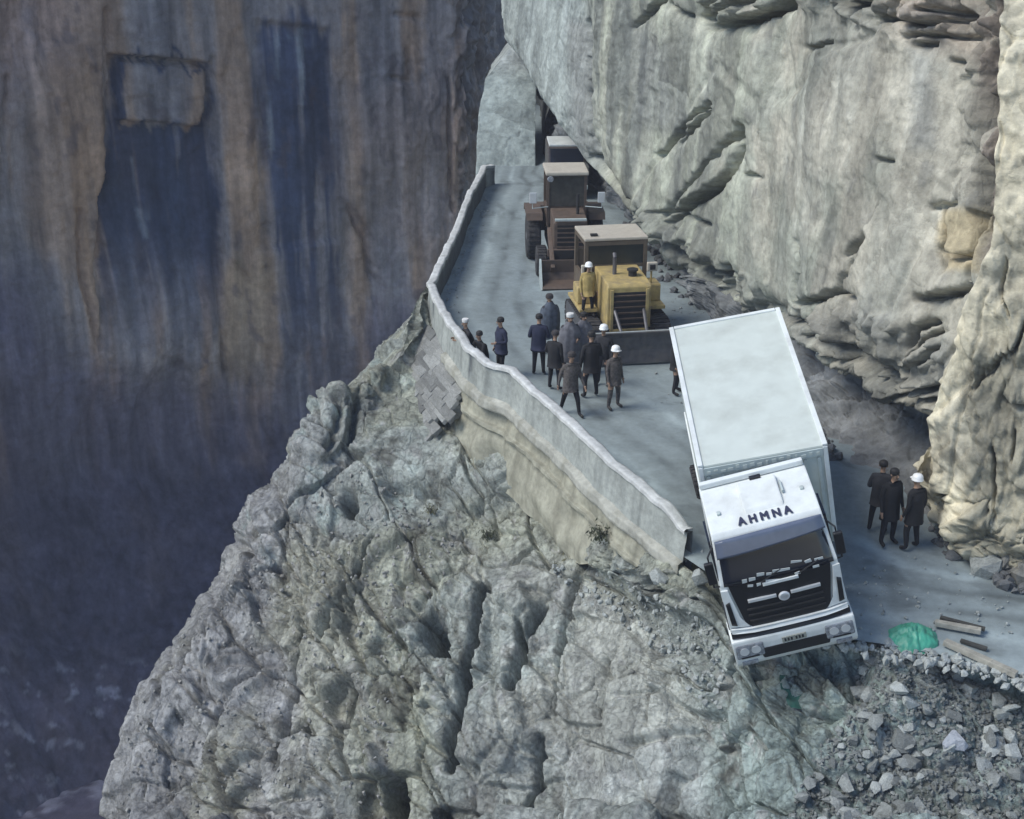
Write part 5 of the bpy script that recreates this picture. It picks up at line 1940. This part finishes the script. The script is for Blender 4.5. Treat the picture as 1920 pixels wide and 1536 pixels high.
# rubble along the foot of the cliff
rpts = []
rq = random.Random(9)
for (x0, y0), (x1, y1), n_ in (((1775, 1015), (1925, 1110), 70), ((1755, 985), (1800, 1040), 30), ((1500, 800), (1560, 860), 25), ((1180, 420), (1290, 560), 50)):
    for _ in range(n_):
        u = rq.random()
        p_ = onroad(x0 + (x1 - x0) * u + rq.gauss(0, 12), y0 + (y1 - y0) * u + rq.gauss(0, 9))
        rpts.append((p_.x, p_.y, p_.z))
rbig = list(rpts)
rpts = np.array(rpts)
scatter('cliff_foot_rubble', range(len(rpts)), rpts, 420, .06, .42, rock_mat('foot_stone', use_tint=False, col=(.20, .21, .22), fine=12, contrast=.35), random.Random(10))

rgt = np.array([r_ for r_ in rbig if r_[0] > 8.5])
scatter('cliff_foot_blocks', range(len(rgt) + 25), np.concatenate([rgt + np.array([.25, .25, .12]), np.array([list(onroad(rq.uniform(1765, 1830), rq.uniform(985, 1040))) for _ in range(25)]) + np.array([.15, .1, .3])]), 60, .25, .8, rock_mat('block_stone', use_tint=False, col=(.24, .24, .225), fine=9, contrast=.35, frac=.4), random.Random(14), .2)


gpts = []
rq = random.Random(21)
for _ in range(260):
    i_ = rq.randrange(20, len(path))
    gpts.append((path[i_, 0] - outw[i_, 0] * (.3 + abs(rq.gauss(0, .25))), path[i_, 1] - outw[i_, 1] * (.3 + abs(rq.gauss(0, .25))), path[i_, 2]))
for _ in range(160):
    p_ = onroad(rq.uniform(1560, 1900), rq.uniform(1040, 1200))
    gpts.append((p_.x, p_.y, p_.z))
for _ in range(120):
    p_ = onroad(rq.uniform(1230, 1330), rq.uniform(560, 760))
    gpts.append((p_.x, p_.y, p_.z))
gpts = np.array(gpts)
scatter('road_gravel', range(len(gpts)), gpts, 620, .02, .10, M_stone, random.Random(22), .3)

ep_, _ = resample([(5.0, 24.2), (6.2, 23.6), (8.0, 23.1), (10, 22.2), (13, 21)], .05)
epts = np.array([(x_ + rq.gauss(0, .22), y_ + rq.gauss(-.2, .13), float(road_z(y_)) - .04) for x_, y_ in ep_ for _ in range(3)])
scatter('road_edge_rubble', range(len(epts)), epts, 620, .05, .26, M_stone, random.Random(31), .1)


def surf(px_, py_):
    i_ = int(np.argmin((spx - px_) ** 2 + (spy - py_) ** 2 + 1e6 * (S3[:, 1] > 60)))
    return Vector(S3[i_])


def big_rock(px_, py_, sx, sy, sz, seed, label, mat, rot=(0, 0, 0), lift=.1, boxy=False):
    rn = random.Random(seed)
    me = stone_mesh('boulder', 18, rn, boxy)
    o_ = link('boulder', me, mat)
    o_.location = surf(px_, py_) + Vector((0, 0, lift))
    o_.scale = (sx, sy, sz)
    o_.rotation_euler = rot
    tag(o_, label, 'rock')


big_rock(1785, 1408, .52, .2, .6, 3, 'large flat pale violet slab on the rubble slope', M_pale, (R(-35), R(14), R(-12)), .12, False)
big_rock(1700, 1385, .7, .5, .5, 4, 'rounded grey boulder just left of the pale slab', M_stone, (.3, .2, .5), .05)
big_rock(1860, 1385, .75, .55, .45, 5, 'broad greenish boulder just right of the pale slab', M_stone, (.2, -.2, .8), .05)
big_rock(1700, 1330, .42, .35, .34, 6, 'dark round boulder halfway up the rubble slope', M_stone, (.1, .4, .2), .1)
big_rock(1632, 1290, .5, .4, .4, 7, 'grey boulder at the upper left corner of the rubble slope', M_stone, (.5, .1, .2), .1)
big_rock(1296, 1012, .42, .4, .55, 28, 'pale broken lump at the very end of the parapet', M_pale, (.4, .2, .7), .15)
big_rock(1330, 1040, .4, .5, .45, 29, 'dusty block between the parapet end and the lorry', M_stone, (.2, .1, .9), .15)
big_rock(1300, 1050, .5, .45, .6, 8, 'jagged block at the broken end of the parapet', M_stone, (.3, .3, .2), .25)
big_rock(1270, 1075, .6, .5, .5, 19, 'pale angular block wedged under the end of the concrete wall', M_stone, (.2, .4, .1), .1)
big_rock(1318, 1100, .45, .45, .5, 9, 'smaller block under the broken end of the parapet', M_stone, (.1, .5, .7), .2)

o_ = link('boulder', stone_mesh('boulder', 20, random.Random(41)), M_stone)
o_.location = onroad(1772, 985) + Vector((.0, -.1, .55))
o_.scale = (1.05, .9, 2.9)
o_.rotation_euler = (.1, -.15, .6)
tag(o_, 'tall grey block leaning at the foot of the cream rock pillar', 'rock')
o_ = link('boulder', stone_mesh('boulder', 18, random.Random(43)), M_stone)
o_.location = onroad(1848, 1072) + Vector((0, 0, .15))
o_.scale = (.9, .7, .8)
o_.rotation_euler = (.2, .1, .2)
tag(o_, 'low dark block on the road edge at the far right cliff foot', 'rock')

# ================================================================== tarpaulin, timbers, bushes
nx_, ny_ = 46, 30
g0 = onroad(1712, 1196)
U_, V_ = np.meshgrid(np.linspace(-1, 1, nx_), np.linspace(-1, 1, ny_))
wv = np.stack([U_.ravel() * 1.2, V_.ravel(), np.zeros(U_.size)], -1)
r_ = np.hypot(U_, V_ * 1.1).ravel()
h_ = .13 * np.clip(1 - r_ ** 2, 0, 1) + .12 * fbm(wv + 5, 2.2, 4, 900, ridge=True) * np.clip(1.3 - r_, 0, 1) + .02
wob_ = 1 + .16 * fbm(wv, 1.3, 2, 901)
X_ = g0.x + .38 * wv[:, 0] * wob_
Y_ = g0.y + .44 * wv[:, 1] * wob_
G = np.stack([X_, Y_, road_z(Y_) + h_ - .02 - .06 * (r_ > 1)], -1)
M_tarp = plain('green_tarpaulin', (.06, .34, .23), .45, var=.25, scale=5, bump=.3, dirt=(.12, .24, .2), dirt_amt=.5)
tp = grid_mesh('tarpaulin', G.reshape(ny_, nx_, 3), M_tarp)
tag(tp, 'crumpled bright green tarpaulin on the road edge beside the lorry', 'tarpaulin')
g1 = surf(1540, 1260)
G = np.stack([g1.x + .75 * wv[:, 0] * wob_, g1.y + .45 * wv[:, 1], g1.z + .3 * h_ - .05 + .10 * fbm(wv + 9, 1.6, 4, 905, ridge=True) + .08 * V_.ravel()], -1)
tp2 = grid_mesh('tarpaulin', G.reshape(ny_, nx_, 3), plain('dark_green_sheet', (.02, .10, .075), .6, var=.4, scale=5, bump=.4, dirt=(.06, .08, .075), dirt_amt=.7))
tag(tp2, 'dusty dark green sheet under the front bumper of the lorry', 'tarpaulin')
M_wood = plain('grey_timber', (.30, .29, .25), .85, var=.3, scale=8, bump=.4)
M_woodd = plain('dark_timber', (.05, .05, .045), .85, var=.3, scale=8, bump=.4)


def beam(a_, b_, w_, mat, label, lift=.1):
    A_, B_ = onroad(*a_), onroad(*b_)
    c_ = (A_ + B_) / 2 + Vector((0, 0, lift))
    d_ = B_ - A_
    m_ = MB().box((0, 0, 0), (d_.length, w_, w_ * .8), bevel=.012)
    for f_ in (-.3, .1, .35):
        m_.box((d_.length * f_, 0, w_ * .41), (d_.length * .12, w_ * .5, .012), rot=(0, 0, .1 * f_))
    o_ = m_.build('timber_beam', mat)
    o_.location = c_
    o_.rotation_mode = 'QUATERNION'
    o_.rotation_quaternion = d_.to_track_quat('X', 'Z')
    tag(o_, label, 'beam')


beam((1752, 1176), (1838, 1192), .13, M_wood, 'short pale timber lying just right of the green tarpaulin')
beam((1762, 1164), (1846, 1186), .09, M_woodd, 'thin dark timber behind the short pale one', .07)
beam((1770, 1212), (1905, 1274), .14, M_wood, 'long pale timber pointing from the tarpaulin to the rubble')
beam((1800, 1206), (1850, 1222), .08, M_woodd, 'stub of dark timber between the two pale ones', .06)

M_leaf = plain('dry_leaf', (.055, .065, .035), .8, var=.4, scale=3)
M_leaf2 = plain('dry_grass_leaf', (.12, .115, .06), .8, var=.4, scale=3)


def bush(p_, rad, n, label, mat, seed):
    rn = random.Random(seed)
    bm = bmesh.new()
    for _ in range(n):
        c_ = Vector((rn.gauss(0, .45), rn.gauss(0, .45), abs(rn.gauss(.1, .45)))) * rad
        q = Euler((rn.uniform(0, 6), rn.uniform(0, 6), rn.uniform(0, 6))).to_matrix()
        s_ = rad * rn.uniform(.1, .22)
        vs = [bm.verts.new(c_ + q @ Vector(v)) for v in ((-s_, 0, 0), (0, -s_ * .35, s_ * .1), (s_, 0, 0), (0, s_ * .35, s_ * .1))]
        bm.faces.new(vs)
    me = bpy.data.meshes.new('foliage')
    bm.to_mesh(me)
    bm.free()
    e_ = empty('bush', p_)
    link('foliage', me, mat, e_)
    m_ = MB()
    for _ in range(6):
        m_.tube([(0, 0, -.05), (rn.uniform(-.3, .3) * rad, rn.uniform(-.3, .3) * rad, rad * .4), (rn.uniform(-.6, .6) * rad, rn.uniform(-.6, .6) * rad, rad * .9)], .012, 5, .004)
    m_.build('stem', M_woodd, e_)
    tag(e_, label, 'bush')


q = int(np.argmin(np.hypot(dpx - 1148, dpy - 868)))
bush(Vector((path[q, 0] + outw[q, 0] * .25, path[q, 1] + outw[q, 1] * .25, path[q, 2] - .95)), .30, 240, 'small dark bush growing on the ledge of the retaining wall', M_leaf, 1)
bush(surf(905, 985) + Vector((0, -.1, 0)), .22, 200, 'dark tuft on the rock below the masonry', M_leaf, 2)
bush(surf(1060, 1060) + Vector((0, -.1, 0)), .28, 220, 'olive dry tuft on the rock under the concrete wall', M_leaf2, 3)
bush(surf(800, 940) + Vector((0, -.1, 0)), .2, 150, 'olive dry tuft beside the round hollow of the rock', M_leaf2, 4)

# ================================================================== air of the gorge: thin bluish dust
hz = MB().box((0, 24, -9), (130, 124, 60)).build('haze', None)
hm, hnt, hb = new_mat('haze_air')
hnt.nodes.remove(hb)
pv = hnt.nodes.new('ShaderNodeVolumePrincipled')
pv.inputs['Density'].default_value = .0008
pv.inputs['Color'].default_value = (.74, .78, .92, 1)
hnt.links.new(pv.outputs[0], hnt.nodes['Material Output'].inputs['Volume'])
hz.data.materials.append(hm)
tag(hz, kind='stuff')
